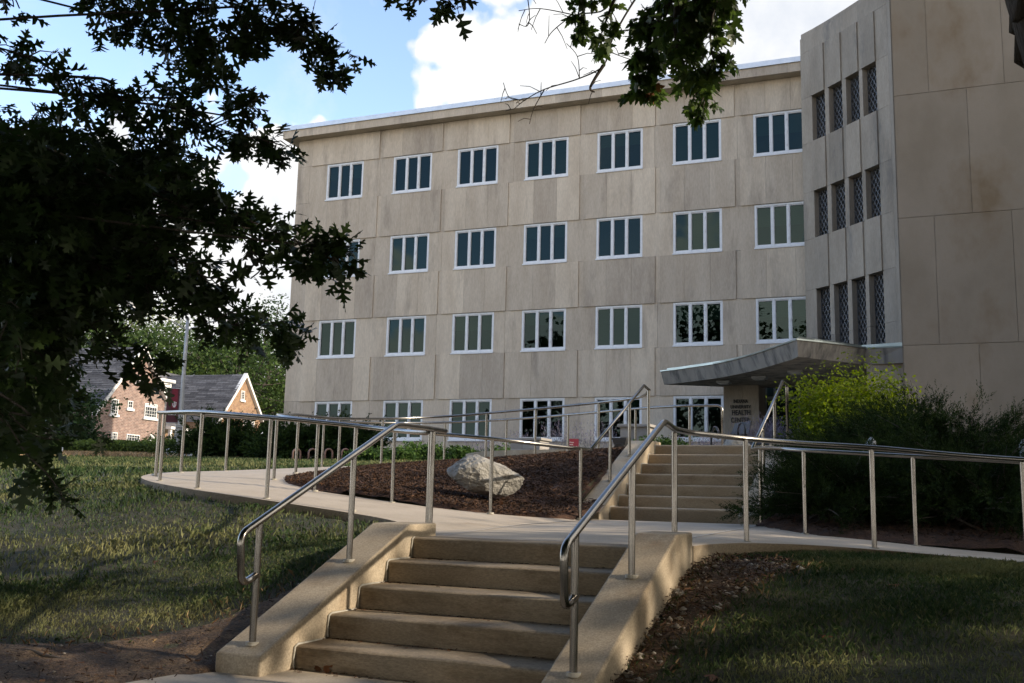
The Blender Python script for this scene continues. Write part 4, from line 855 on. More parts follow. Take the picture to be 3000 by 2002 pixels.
make_juniper('lighter green juniper tuft beside the top of the upper steps', (-1.75, 14.9, 0.2), 1.9, .85, 305, 150, 420, .062, GJ, lift=0.7)
make_juniper('tall juniper clump in front of the bright shrub', (-1.0, 16.6, 0.4), 2.6, 1.2, 306, 140, 420, .07, GJ, lift=0.7)
GK = 'dark junipers by the lawn edge in front of the corner'
for i, (px, r, ty, w, lb) in enumerate([(640, 46, 1225, 3.2, 'dark juniper mass right of the lamp post below the orange gable'), (715, 45, 1265, 3.4, 'low spreading dark juniper left of the building corner'), (790, 45, 1290, 3.0, 'lowest juniper beside the two tallest rail posts'), (885, 35, 1250, 2.7, 'pointed juniper at the corner of the limestone wall'), (985, 35, 1252, 2.7, 'juniper in front of the first ground floor window')]):
    g = ground_at(px, r); make_juniper(lb, g, w, max(.6, (at(px, ty, r)[2]-g.z)*0.95), 320+i, 110, 150, .20, GK, lift=0.75, thick=0.028)
# the bright yellow-green shrub and the hazy lavender plants
make_shrub('golden_shrub', 'bright yellow green shrub glowing between the canopy and the junipers', (-1.95, 20.2, 0.8), 2.9, 2.1, 0.068, M['bright_shrub'], 400, 24000, nclump=70)
def make_sage(label, base, w, h, seed, n=500):
    rg = np.random.default_rng(seed); base = np.array(base, float); root = empty('russian_sage', base, label, 'flowering plant', 'lavender grey plants near the entrance')
    az = rg.uniform(0, 2*np.pi, n); el = rg.uniform(0.75, 1.5, n); Ls = h*rg.uniform(.6, 1.1, n); P = base+np.stack([rg.normal(size=n)*w*.16, rg.normal(size=n)*w*.16, 0*az], 1)
    D = np.stack([np.cos(az)*np.cos(el), np.sin(az)*np.cos(el), np.sin(el)], 1); V = []; T = []
    for k in range(9):
        t0 = (k+rg.random(n))/9.5; Q = P+D*(Ls*t0)[:, None]+np.array([0, 0, -.0]); d2 = D+rg.normal(size=(n, 3))*.45; d2 /= np.linalg.norm(d2, axis=1)[:, None]; l = (.10*(1.1-t0)+.03)[:, None]; s = np.cross(d2, rg.normal(size=(n, 3))); s /= np.linalg.norm(s, axis=1)[:, None]; s *= .0045
        V.append(np.stack([Q-s, Q+d2*l-s*.5, Q+d2*l+s*.5, Q+s], 1).reshape(-1, 3)); T.append(np.clip(t0*1.1+rg.normal(0, .15, n), 0, 1))
    V = np.concatenate(V); link('stems', np_mesh('stems', V, np.arange(len(V)).reshape(-1, 4), np.concatenate(T)), M['sage'], root); return root
for i, (px, r, ty, w, lb) in enumerate([(2240, 21, 1212, 1.5, 'tall hazy lavender plant under the entrance lettering'), (2275, 20.5, 1225, 1.3, 'lavender plant right of the upper steps below the golden shrub'), (2075, 24, 1262, 1.3, 'thin lavender plant below the wide window beside the lettered wall'), (1985, 25, 1268, 1.2, 'sparse lavender plant left of the short rail end, above the steps'), (1650, 27, 1215, 1.5, 'wispy lavender plant rising behind the red lawn sign'), (1745, 27, 1222, 1.6, 'wispy lavender plant in front of the greenish window'), (1520, 27.5, 1255, 1.2, 'thin lavender stems by the stone pier'), (1420, 27, 1280, 1.3, 'grey lavender clump right of the boulder top')]):
    g = ground_at(px, r); make_sage(lb, g, w, max(.6, at(px, ty, r)[2]-g.z), 420+i, 380 if i < 2 else 170)
shrub_at(1945, 19.6, 1262, 1.2, M['shrub_green'], 'round dark shrub just beyond the top of the upper steps', 440, 2600, 0.055, None, 'dwarf_shrub', z=0.9)
shrub_at(1745, 24.5, 1298, 2.6, M['shrub_green'], 'low dark evergreen row beside the red lawn sign', 441, 2600, 0.07, None, 'dwarf_shrub', d=0.9)
# ================================================================ lamp post with banner and speed sign
def facing(p, turn=0.0):                                     # unit vectors right / towards the viewer side for a sign at p
    d = Vector((p[0], p[1], 0)).normalized(); r = Vector((d.y, -d.x, 0)); q = Matrix.Rotation(turn, 3, 'Z'); return (q@r), -(q@d)
RL = 46.0; gb = at(519, 1354, RL); LP = Vector((gb[0], gb[1], gb[2]-0.05)); top_z = at(527, 934, RL)[2]
lp = empty('street_lamp', LP, 'tall grey lamp post with two arms, standing in the lawn left of the big building', 'street lamp')
mb = MB(); mb.tube([LP+Vector((0, 0, z)) for z in np.linspace(-0.3, top_z-LP.z, 5)], [.108, .10, .09, .08, .068], 14); mb.build('pole', M['pole_grey'], lp, smooth=True)
mb = MB(); mb.tube([Vector((LP.x, LP.y, top_z-.02)), Vector((LP.x, LP.y, top_z+.12))], [.085, .03], 12); mb.build('pole_cap', M['pole_grey'], lp, smooth=True)
rr, ff = facing(LP, 0.3)
for sgn in (-1, 1):
    a = Vector((LP.x, LP.y, top_z-.5)); e = a+rr*sgn*2.1+Vector((0, 0, .85)); mb = MB(); mb.tube(smooth_path([a, a+rr*sgn*1.1+Vector((0, 0, .52)), e], 5), 0.035, 8); arm = mb.build('arm', M['pole_grey'], lp, smooth=True)
    mb = MB(); c = e+rr*sgn*.35; mb.tube([c-rr*sgn*.42, c-rr*sgn*.2, c+rr*sgn*.15, c+rr*sgn*.42], [.07, .17, .17, .06], 10); mb.build('lamp_head', M['pole_grey'], arm, smooth=True)
    mb = MB(); mb.tube([c+Vector((0, 0, -.10))+rr*sgn*(-.1), c+Vector((0, 0, -.21))+rr*sgn*.02], [.15, .09], 10); mb.build('lamp_lens', M['sign_white'], arm, smooth=True)
mb = MB(); mb.box((LP.x-1.4, LP.y-.9, h1(LP.x, LP.y)-.2), (LP.x+2.0, LP.y+.7, LP.z+.03)); tag(mb.build('lamp_footing', M['concrete']), 'flat concrete pad around the foot of the lamp post', 'concrete pad')
mb = MB(); g = at(551, 1351, RL-.3); mb.prism([(g[0]-.35, g[1]-.25), (g[0]+.35, g[1]-.3), (g[0]+.3, g[1]+.3), (g[0]-.3, g[1]+.25)], g[2]-.05, g[2]+.14); tag(mb.build('utility_cover', M['orange'], bevel=.03), 'low orange utility cover on the pad beside the lamp post', 'utility cover')
# banner
br, bf = facing(LP, 0.05)
zt, zb = at(500, 1139, RL)[2], at(498, 1238, RL)[2]; wbn = 31.5/FPX*RL*1.03
ban = empty('banner', LP+Vector((0, 0, zb-LP.z)), 'crimson campus banner hanging from the lamp post', 'banner')
o0 = LP-br*.11+bf*.0
bp_ = lambda u, z, d=0.0: (o0.x-br.x*(wbn-u)+bf.x*d, o0.y-br.y*(wbn-u)+bf.y*d, z)       # u from the outer edge
mb = MB(); nz = 10
for k in range(nz):
    za, z2 = zb+(zt-zb)*k/nz, zb+(zt-zb)*(k+1)/nz; wv = lambda z: .03*math.sin((z-zb)*3)
    mb.add([bp_(0, za, wv(za)), bp_(wbn, za, 0), bp_(wbn, z2, 0), bp_(0, z2, wv(z2)), bp_(0, za, wv(za)-.012), bp_(wbn, za, -.012), bp_(wbn, z2, -.012), bp_(0, z2, wv(z2)-.012)], [(0,1,2,3),(7,6,5,4),(0,3,7,4),(1,5,6,2)])
fab = mb.build('cloth', M['crimson_dark'], ban)
mb = MB(); zs = zb+(zt-zb)*.415; mb.box((0,0,0),(1,1,1)); mb = MB(); mb.add([bp_(wbn*.40, zs, .035), bp_(wbn*.86, zs, .022), bp_(wbn*.86, zt-.005, .022), bp_(wbn*.40, zt-.005, .035)], [(0,1,2,3)]); mb.build('crimson_stripe', M['crimson'], fab)
def trident(cx, cz, h, fn, mm):                              # the interlocking IU emblem: a U crossed by an I with serifs
    t = h*.105; w = h*.62
    def bar(x0, x1, z0, z1): mm.add([fn(cx+x0, cz+z0), fn(cx+x1, cz+z0), fn(cx+x1, cz+z1), fn(cx+x0, cz+z1)], [(0,1,2,3)])
    bar(-t/2, t/2, 0.07*h, .93*h); bar(-.19*h, .19*h, 0, .08*h); bar(-.16*h, .16*h, .92*h, h)
    for s in (-1, 1):
        a, b = sorted((s*w/2, s*(w/2-t))); bar(a, b, .34*h, .84*h); a, b = sorted((s*(w/2+.06*h), s*(w/2-t-.05*h))); bar(a, b, .83*h, .90*h)
        mm.add([fn(cx+s*w/2, cz+.345*h), fn(cx+s*(w/2-t), cz+.345*h), fn(cx+s*t*.6, cz+.20*h), fn(cx+s*t*.6, cz+.10*h+.02*h), fn(cx+s*w*.30, cz+.13*h)], [(0,1,2,3,4)])
mb = MB(); trident(wbn*.63, zb+(zt-zb)*.45, (zt-zb)*.165, lambda u, z: bp_(u, z, .05), mb); mb.build('emblem', M['sign_white'], fab)
mb = MB(); hL = (zt-zb)*.05; mb.add(*text_mesh('HEALTH', hL, lambda x, y, z: bp_(wbn*.5+x, zb+(zt-zb)*.29+y, .045+z), .004, .02, width=wbn*.68)); mb.add(*text_mesh('CENTER', hL, lambda x, y, z: bp_(wbn*.5+x, zb+(zt-zb)*.215+y, .045+z), .004, .02, width=wbn*.70)); mb.build('lettering', M['sign_white'], fab)
mb = MB()
for z in (zt+.02, zb-.02): mb.tube([bp_(0, z, 0), bp_(wbn+.06, z, 0)], .02, 8)
mb.build('bracket', M['pole_grey'], ban)
# speed limit sign
sr_, sf = facing(LP, 0.42); zc0, zc1 = at(517, 1286, RL)[2], at(519, 1245, RL)[2]; sw = (zc1-zc0)*.76; sc = LP+sf*.125-br*0.02
sp = lambda u, z, d=0.0: (sc.x+sr_.x*u+sf.x*d, sc.y+sr_.y*u+sf.y*d, z)
sg = empty('speed_sign', (sc.x, sc.y, zc0), 'white speed limit 25 sign strapped to the lamp post', 'road sign')
def plate(mm, u0, u1, z0, z1, d0, d1): mm.add([sp(u0,z0,d0),sp(u1,z0,d0),sp(u1,z1,d0),sp(u0,z1,d0),sp(u0,z0,d1),sp(u1,z0,d1),sp(u1,z1,d1),sp(u0,z1,d1)],[(0,3,2,1),(4,5,6,7),(0,1,5,4),(1,2,6,5),(2,3,7,6),(3,0,4,7)])
mb = MB(); plate(mb, -sw/2, sw/2, zc0, zc1, -.01, .01); pl = mb.build('plate', M['sign_white'], sg)
mb = MB(); Hs = zc1-zc0; e = .018; i_ = .03
for (u0, u1, z0, z1) in ((-sw/2+i_, sw/2-i_, zc1-i_-e, zc1-i_), (-sw/2+i_, sw/2-i_, zc0+i_, zc0+i_+e), (-sw/2+i_, -sw/2+i_+e, zc0+i_+e, zc1-i_-e), (sw/2-i_-e, sw/2-i_, zc0+i_+e, zc1-i_-e)): plate(mb, u0, u1, z0, z1, .0105, .013)
mb.build('border', M['sign_black'], pl)
mb = MB()
for s, zz, hh, ww, bd in (('SPEED', .70, .145, .76, .012), ('LIMIT', .505, .145, .62, .012), ('25', .125, .33, .68, .03)): mb.add(*text_mesh(s, Hs*hh, lambda x, y, z, zz=zz: sp(x, zc0+Hs*zz+y, .011+z), .004, bd, width=sw*ww))
mb.build('lettering', M['sign_black'], pl)

# ================================================================ rope fence, stake, bike hoops
GP = 'posts of the rope fence by the hedge'; rp = []
for i, (px, py0, py1) in enumerate([(45, 1329, 1352), (139, 1329, 1350), (240.5, 1326, 1348), (338, 1326, 1350), (425, 1325, 1350)]):
    b = at(px, py1, 44.0); z = h1(b[0], b[1]); b = Vector((b[0], b[1], min(z, b[2]))); hgt = at(px, py0, 44.0)[2]; mb = MB(); mb.tube([b-Vector((0, 0, .2)), Vector((b.x, b.y, hgt))], [.05, .045], 8)
    o = mb.build('fence_post', M['wood_post'], None); o.data.transform(Matrix.Translation(-b)); o.location = b
    tag(o, ['rope fence post farthest left, deep under the oak boughs', 'rope fence post left of the white stake', 'rope fence post at the left end of the straw coloured grass', 'rope fence post at the right end of the straw coloured grass', 'rope fence post nearest to the steel railing'][i], 'fence post', GP); rp.append(Vector((b.x, b.y, hgt-.06)))
rp.append(rp[-1]+(rp[-1]-rp[-2]))
mb = MB()
for a, b in zip(rp[:-1], rp[1:]): mb.tube([a*(1-t)+b*t-Vector((0, 0, .28*4*t*(1-t))) for t in np.linspace(0, 1, 9)], .014, 6)
tag(mb.build('rope', M['rope'], smooth=True), 'slack rope strung between the fence posts in front of the hedge', 'rope')
b = at(181, 1346, 42.0); mb = MB(); mb.tube([(b[0], b[1], b[2]-.2), tuple(at(184, 1311, 42.0))], .022, 6); tag(mb.build('marker_stake', M['white_paint']), 'thin white stake leaning in front of the dark hedge', 'stake')
for i, (px, lb) in enumerate([(868, 'rusty bike hoop leftmost of the row before the corner junipers'), (914, 'rusty bike hoop half hidden behind a rail post'), (962, 'rusty bike hoop clear of the posts, third from the left'), (1011, 'rusty bike hoop lost among the leaves, rightmost of the row')]):
    r = 31.5; g = ground_at(px, r); zt = at(px, 1316, r)[2]; w = 21/FPX*r/2; rr2, _ = facing(g, 0.5); w *= 1.12
    pts = [g-rr2*w-Vector((0, 0, .1))]+[g+rr2*(-w*math.cos(a))+Vector((0, 0, zt-w-g.z+w*math.sin(a))) for a in np.linspace(0, math.pi, 11)]+[g+rr2*w-Vector((0, 0, .1))]
    mb = MB(); mb.tube(pts, .030, 10); o = mb.build('bike_rack', M['rust_pipe'], None, smooth=True); o.data.transform(Matrix.Translation(-g)); o.location = g; tag(o, lb, 'bike rack', 'rusty bike hoops by the lawn')

# ================================================================ rocks, stone piers, low wall
def make_rock(name, label, loc, size, seed, rot=0.0, outline=None):
    bm = bmesh.new(); bmesh.ops.create_icosphere(bm, subdivisions=5, radius=1.0); rg = np.random.default_rng(seed)
    pl = [(Vector(rg.normal(size=3)).normalized(), rg.uniform(.62, .95)) for _ in range(16)]
    from mathutils import noise
    for v in bm.verts:
        d = v.co.normalized(); r = 1.0
        for n, c in pl:
            k = d.dot(n)
            if k > 0.02: r = min(r, c/k)
        r *= 1+.10*noise.fractal(d*1.7+Vector((seed, 0, 0)), 1.0, 2.0, 4)+.025*noise.fractal(d*9+Vector((0, seed, 0)), 1.0, 2.0, 4)
        v.co = d*r
        if outline: v.co = outline(v.co)
    me = bpy.data.meshes.new(name); bm.to_mesh(me); bm.free(); o = bpy.data.objects.new(name, me); COL.objects.link(o); me.materials.append(M['rock'])
    o.location = loc; o.scale = size; o.rotation_euler = (0, 0, rot); return tag(o, label, 'rock')
def bo_shape(c):                                             # high blunt left, long slope down to a nose on the right, undercut below
    x, y, z = c; k = (x+1)/2
    z2 = z*(1.0-0.48*max(0, k-.25)) if z > 0 else z*(0.55+.2*k)
    return Vector((x, y*(1-.3*k), z2+0.10*(k-.5)*-1))
mz = h1(-6.2, 12.2)
make_rock('boulder', 'large grey weathered boulder lying on the brown mulch', (*(at(1428, 1390, 13.55)[:2]), at(1428, 1393, 13.55)[2]-.05), (.555, .42, .33), 12, 0.42, bo_shape)
make_rock('garden_rock', 'pale rounded rock peeking over the top of the upper steps', tuple(at(2152, 1316, 17.6)), (.30, .25, .20), 21, 0.3)
def pier(label, px, r, pyt, pyb, w, d):
    g = at(px, pyb, r); zt = at(px, pyt, r)[2]; z0 = g[2]-.3; root = empty('stone_pier', (g[0], g[1], z0), label, 'stone pier', 'stone piers by the entrance walk')
    hz = (zt-.06-z0)/3; mb = MB()
    for k in range(3):
        cuts = [-.5, -.08+.25*(k % 2), .28 if k % 2 else .5, .5]; cuts = sorted(set(cuts))
        for a, b2 in zip(cuts[:-1], cuts[1:]): mb.box((g[0]+w*a+.004, g[1]-d/2, z0+hz*k+.004), (g[0]+w*b2-.004, g[1]+d/2, z0+hz*(k+1)-.004), random.random())
    mb.box((g[0]-w/2+.012, g[1]-d/2+.012, z0), (g[0]+w/2-.012, g[1]+d/2-.012, zt-.06), 0); mb.build('block', M['stone_block'], root)
    mb = MB(); mb.box((g[0]-w/2-.05, g[1]-d/2-.05, zt-.06), (g[0]+w/2+.05, g[1]+d/2+.05, zt)); mb.build('cap', M['stone_block'], root, bevel=.008)
pier('low pale stone pier with a flat cap, beyond the boulder by the wall', 1552, 24.5, 1285, 1330, .78, .6)
pier('stone block pier with a dark cap behind the top of the upper steps', 1870, 21.5, 1246, 1300, .62, .6)
mb = MB(); wl = smooth_path([tuple(at(1374, 1338, 24.0)), tuple(at(1430, 1330, 23.2)), tuple(at(1560, 1327, 22.2)), tuple(at(1700, 1325, 21.6)), tuple(at(1800, 1327, 21.0))], 5)
A_ = [(p.x, p.y, p.z+.06) for p in wl]; 
for a, b in zip(A_[:-1], A_[1:]):
    d = (Vector(b)-Vector(a)); n = Vector((d.y, -d.x, 0)).normalized()*.09; a, b = Vector(a), Vector(b); lo = Vector((0, 0, -.7))
    mb.add([a+n, b+n, b-n, a-n, a+n+lo, b+n+lo, b-n+lo, a-n+lo], [(0,1,2,3),(0,4,5,1),(3,2,6,7)])
tag(mb.build('planter_kerb', M['concrete']), 'low curving concrete kerb wall behind the mulch bed', 'kerb wall')

# ================================================================ small things by the entrance
g = at(1681, 1322, 23.5); zt = at(1681, 1286, 23.5)[2]; rs, fs = facing(g, 0.15); hs = zt-g[2]; ws = 28/FPX*23.5
sn = empty('lawn_sign', g, 'small crimson lawn sign with white lettering below the windows', 'sign')
lsn = lambda u, z, d=0.0: (g[0]+rs.x*u+fs.x*d, g[1]+rs.y*u+fs.y*d, g[2]+z)
def lbox(mm, u0, u1, z0, z1, d0, d1): mm.add([lsn(u0,z0,d0),lsn(u1,z0,d0),lsn(u1,z1,d0),lsn(u0,z1,d0),lsn(u0,z0,d1),lsn(u1,z0,d1),lsn(u1,z1,d1),lsn(u0,z1,d1)],[(0,3,2,1),(4,5,6,7),(0,1,5,4),(1,2,6,5),(2,3,7,6),(3,0,4,7)])
mb = MB(); lbox(mb, -ws/2, ws/2, hs*.18, hs, -.006, .006); pan = mb.build('panel', M['crimson'], sn)
mb = MB(); lbox(mb, -ws/2, ws/2, -.03, hs*.178, -.006, .006); mb.build('footer_panel', M['sign_white'], sn)
mb = MB()
for s, zz, ww in (('Move along', .66, .44), ('and we\'ll', .50, .36), ('stay strong', .34, .46)): mb.add(*text_mesh(s, hs*.085, lambda x, y, z, zz=zz, ww=ww: lsn(-ws*.46+ws*ww/2+x, hs*zz+y, .007+z), .002, .015, width=ws*ww))
mb.add(*text_mesh('IUHC', hs*.05, lambda x, y, z: lsn(-ws*.36+x, hs*.86+y, .007+z), .002, .01, width=ws*.16)) if False else None
trident(ws*.30, hs*.24, hs*.12, lambda u, z: lsn(u, z, .0085), mb)
ring = [(.30*ws+.10*hs*math.cos(a), .30*hs+.10*hs*math.sin(a)) for a in np.linspace(0, 2*math.pi, 25)]
for (a, b) in zip(ring[:-1], ring[1:]):
    k = .86; c = (.30*ws, .30*hs); mb.add([lsn(a[0], a[1], .0085), lsn(b[0], b[1], .0085), lsn(c[0]+(b[0]-c[0])*k, c[1]+(b[1]-c[1])*k, .0085), lsn(c[0]+(a[0]-c[0])*k, c[1]+(a[1]-c[1])*k, .0085)], [(0,1,2,3)])
mb.build('lettering', M['sign_white'], pan)
for u in (-ws*.3, ws*.3):
    mb = MB(); mb.tube([lsn(u, -.35), lsn(u, hs*.5, -.012)], .006, 6); mb.build('wire_leg', M['pole_grey'], sn)
# black bin: flared top, square body
g = at(1820, 1316, 20.5); zt = at(1820, 1284, 20.5)[2]; hb = zt-g[2]+.25; bn = empty('litter_bin', (g[0], g[1], zt-hb), 'black flared litter bin just left of the stair cheek wall', 'bin')
mb = MB(); B = lambda w, z: [(g[0]-w, g[1]-w, zt-hb+z), (g[0]+w, g[1]-w, zt-hb+z), (g[0]+w, g[1]+w, zt-hb+z), (g[0]-w, g[1]+w, zt-hb+z)]
v = B(.085, 0)+B(.10, hb*.62)+B(.13, hb*.8)+B(.15, hb*.93)+B(.15, hb)+B(.12, hb)+B(.09, hb*.6); mb.add(v, [(3,2,1,0)]+[(4*k+i, 4*k+(i+1) % 4, 4*k+4+(i+1) % 4, 4*k+4+i) for k in range(6) for i in range(4)]+[(24,25,26,27)]); body = mb.build('body', M['black_metal'], bn)
mb = MB()
for i in range(4): pass
mb.tube([(g[0]+.105*math.cos(a), g[1]-.118, zt-hb*.42+.085*math.sin(a)) for a in np.linspace(0, math.pi, 9)], .012, 6); mb.build('hood_arch', M['black_metal'], bn, smooth=True)
# black bench with round arms
g = at(2160, 1322, 21.2); rs2, fs2 = facing(g, -1.15); b0_ = Vector(g); zs = at(2160, 1292, 21.2)[2]; bnch = empty('park_bench', b0_, 'black metal bench with round arms under the entrance lettering', 'bench')
bq = lambda u, d, z: tuple(b0_+rs2*u+fs2*d+Vector((0, 0, z)))
mb = MB(); W2 = .50
for k in range(5): mb.tube([bq(-W2, .02+.085*k, .30), bq(W2, .02+.085*k, .30)], .022, 6)
mb.build('seat', M['black_metal'], bnch)
mb = MB()
pb = [(0.0, .32), (-.05, .45), (-.10, .62)]
mb.add([bq(-W2+.1, -.02, .34), bq(W2, -.02, .34), bq(W2-.05, -.10, .60), bq(-W2+.18, -.10, .60), bq(-W2+.1, -.05, .34), bq(W2, -.05, .34), bq(W2-.05, -.13, .60), bq(-W2+.18, -.13, .60)], [(0,1,2,3),(7,6,5,4),(0,4,5,1),(1,5,6,2),(2,6,7,3),(3,7,4,0)]); mb.build('backrest', M['black_metal'], bnch)
for u in (-W2, W2):
    mb = MB(); mb.tube([bq(u, .19+.20*math.cos(a), .38+.19*math.sin(a)) if False else bq(u+(-.16+.17*math.cos(a) if u < 0 else .16+.17*math.cos(a)), .2, .36+.17*math.sin(a)) for a in np.linspace(-.6, math.pi+.3, 14)], .022, 8); mb.build('armrest', M['black_metal'], bnch, smooth=True)
    for d in (.04, .36):
        mb = MB(); mb.tube([bq(u, d, -.2), bq(u, d, .30)], .022, 8); mb.build('leg', M['black_metal'], bnch)
# round topped post and the little path light in the junipers
g = at(2996, 1340, 13.4); zt = at(2996, 1288, 13.4)[2]; mb = MB(); mb.tube([(g[0]+.02, g[1], g[2]-1.0)]+[(g[0]+.02, g[1], zt-.05), (g[0]+.02, g[1], zt-.02), (g[0]+.02, g[1], zt)], [.055, .055, .045, .015], 14); tag(mb.build('bollard', M['pole_grey'], smooth=True), 'grey round topped post at the right edge above the junipers', 'post')
g = at(2553, 1306, 14.2); pln = empty('path_light', (g[0], g[1], g[2]-.7), 'small path light with a pale domed cap among the junipers', 'path light')
mb = MB(); mb.tube([(g[0], g[1], g[2]-.7), (g[0], g[1], g[2])], .035, 10); mb.build('stem', M['black_metal'], pln)
mb = MB(); mb.tube([(g[0], g[1], g[2]), (g[0], g[1], g[2]+.02), (g[0], g[1], g[2]+.07), (g[0], g[1], g[2]+.115)], [.075, .075, .05, .010], 16); mb.build('cap', M['pole_grey'], pln, smooth=True)
mb = MB(); mb.tube([(g[0], g[1], g[2]-.045), (g[0], g[1], g[2]-.03)], .085, 16); mb.build('louvre', M['black_metal'], pln)
# parked cars seen in slivers behind the shrubs
def car(label, px, py, r, turn):
    g = at(px, py, r); rs3, fs3 = facing(g, turn); b = Vector((g[0], g[1], g[2]-.75)); root = empty('parked_car', b, label, 'car', 'cars parked on the road behind the shrubs'); Q = lambda u, d, z: tuple(b+rs3*u+fs3*d+Vector((0, 0, z)))
    pr = [(-2.2, .35), (-2.25, .7), (-2.0, .9), (-1.25, .95), (-.65, 1.42), (.75, 1.45), (1.4, 1.0), (2.1, .85), (2.25, .6), (2.2, .35)]; n = len(pr)
    ins = lambda z: .82-.22*max(0, (z-.9)/.55)
    mb = MB(); mb.add([Q(u, ins(z), z) for u, z in pr]+[Q(u, -ins(z), z) for u, z in pr], [tuple(range(n)), tuple(range(2*n-1, n-1, -1))]+[(i, i+n, (i+1) % n+n, (i+1) % n) for i in range(n)]); mb.build('body', M['car_white'], root, bevel=.05)
    for s in (1, -1):
        for k, pts in enumerate((((-1.1, 1.0), (-.6, 1.36), (-.02, 1.38), (-.02, 1.0)), ((.05, 1.0), (.05, 1.38), (.7, 1.38), (1.2, 1.02)))):
            mb = MB(); mb.add([Q(u, s*(ins(z)+.012), z) for u, z in pts], [(0, 1, 2, 3)]); mb.build('side_window', M['car_glass'], root)
        for u in (-1.4, 1.4):
            mb = MB(); c = Q(u, s*.70, .33); mb.tube([Q(u, s*.62, .33), Q(u, s*.86, .33)], .33, 16); w = mb.build('wheel', M['tyre'], root)
            mb = MB(); mb.tube([Q(u, s*.855, .33), Q(u, s*.868, .33)], .2, 12); mb.build('rim', M['pole_grey'], w)
car('white parked car glimpsed under the shrub tree right of the lamp post', 545, 1338, 57, 0.2)
car('pale parked car roof just showing left of the building corner', 760, 1309, 60, 0.6)
# ================================================================ near trees: the pin oak on the left, the maple overhead
OAKH = [(.012,-.22),(.016,0),(.20,.02),(.15,.10),(.045,.19),(.07,.25),(.41,.31),(.31,.42),(.065,.46),(.085,.52),(.35,.69),(.23,.735),(.075,.72),(.15,.88),(.055,.87)]
MAPH = [(.012,-.45),(.016,0),(.22,-.10),(.27,.02),(.50,.10),(.42,.22),(.52,.36),(.38,.36),(.40,.50),(.22,.38),(.15,.40),(.22,.62),(.13,.66),(.11,.82)]
def outline(half, tip): return np.array([(0, half[0][1])]+half+[(0, tip)]+[(-x, y) for x, y in reversed(half)])
def leaf_mesh(P, D, N, size, half, tip, rg, cup=0.25):      # one polygon per leaf, folded along the midrib and curled
    O = outline(half, tip); k = len(O); n = len(P)
    D = D/np.linalg.norm(D, axis=1)[:, None]; N = N-(N*D).sum(1)[:, None]*D; N /= np.linalg.norm(N, axis=1)[:, None]+1e-9; B = np.cross(D, N)
    s = (size*rg.uniform(.65, 1.2, n))[:, None, None]; ax = np.abs(O[:, 0]); c = rg.normal(cup, .25, n)[:, None]; cl = rg.normal(.15, .25, n)[:, None]
    z = -c*ax[None, :]*.8-cl*(O[None, :, 1]**2)*.5+rg.normal(0, .10, n)[:, None]*O[None, :, 0]*O[None, :, 1]
    V = P[:, None, :]+s*(O[None, :, 0:1]*B[:, None, :]*rg.uniform(.8, 1.15, n)[:, None, None]+(O[None, :, 1:2]+.2)*D[:, None, :]+z[:, :, None]*N[:, None, :])
    return V.reshape(-1, 3), np.arange(n*k).reshape(n, k)
def dpx(x, y, r):                                            # from the 2350 px wide view of the photo
    v = pxray(x*1.2766, y*1.2766); return Vector(v*r)
def grow_leaves(branches, rg, per, spread, size, half, tip, twigs, droop=0.25, cluster=5):
    Ps, Ds, Ns = [], [], []
    for pts, w in branches:
        A = np.array([tuple(p) for p in smooth_path(pts, 6)]); L_ = np.linalg.norm(np.diff(A, axis=0), axis=1).sum(); m = max(3, int(per*L_*w))
        for j in range(m):
            t = (0.04+0.96*(j+rg.random())/m)*(len(A)-1.001); i = int(t); p = A[i]*(1-t+i)+A[i+1]*(t-i); d = A[i+1]-A[i]; d /= np.linalg.norm(d)+1e-9
            o = rg.normal(size=3); o[2] *= .6; o -= (o@d)*d; o /= np.linalg.norm(o); end = t/(len(A)-1)
            ln = spread*w*rg.uniform(.25, 1.0)*(1.0-.45*end); tipv = p+(d*.75+o*.85+np.array([0, 0, -.10]))*ln
            if ln > .08: twigs.tube([p, p*.5+tipv*.5+np.array([0, 0, .02]), tipv], [.0045, .0035, .0022], 4, cap=False)
            for q in range(int(rg.integers(cluster-2, cluster+2))):
                f = rg.uniform(.55, 1.0) if q else 1.0; base = p+(tipv-p)*f
                dd = (tipv-p)/(np.linalg.norm(tipv-p)+1e-9)*.6+rg.normal(size=3)*.65+np.array([0, 0, -droop]); Ps.append(base); Ds.append(dd); Ns.append(np.array([0, 0, 1.])+rg.normal(size=3)*.55)
    P, D, N = np.array(Ps), np.array(Ds), np.array(Ns); V, F = leaf_mesh(P, D, N, size, half, tip, rg)
    return V, F, np.clip(rg.normal(.45, .22, len(F)), 0, 1)
def offframe(V, F, T):                                       # leaves of the outer crown that stay clear of the open view
    C = V.reshape(len(F), -1, 3).mean(1); d = C@CF; u = C@CR/np.maximum(d, .05); v = C@CU/np.maximum(d, .05); k = ~((d > 0) & (np.abs(u) < .60) & (v < .42)); n = F.shape[1]
    return V.reshape(len(F), -1, 3)[k].reshape(-1, 3), np.arange(k.sum()*n).reshape(-1, n), T[k]
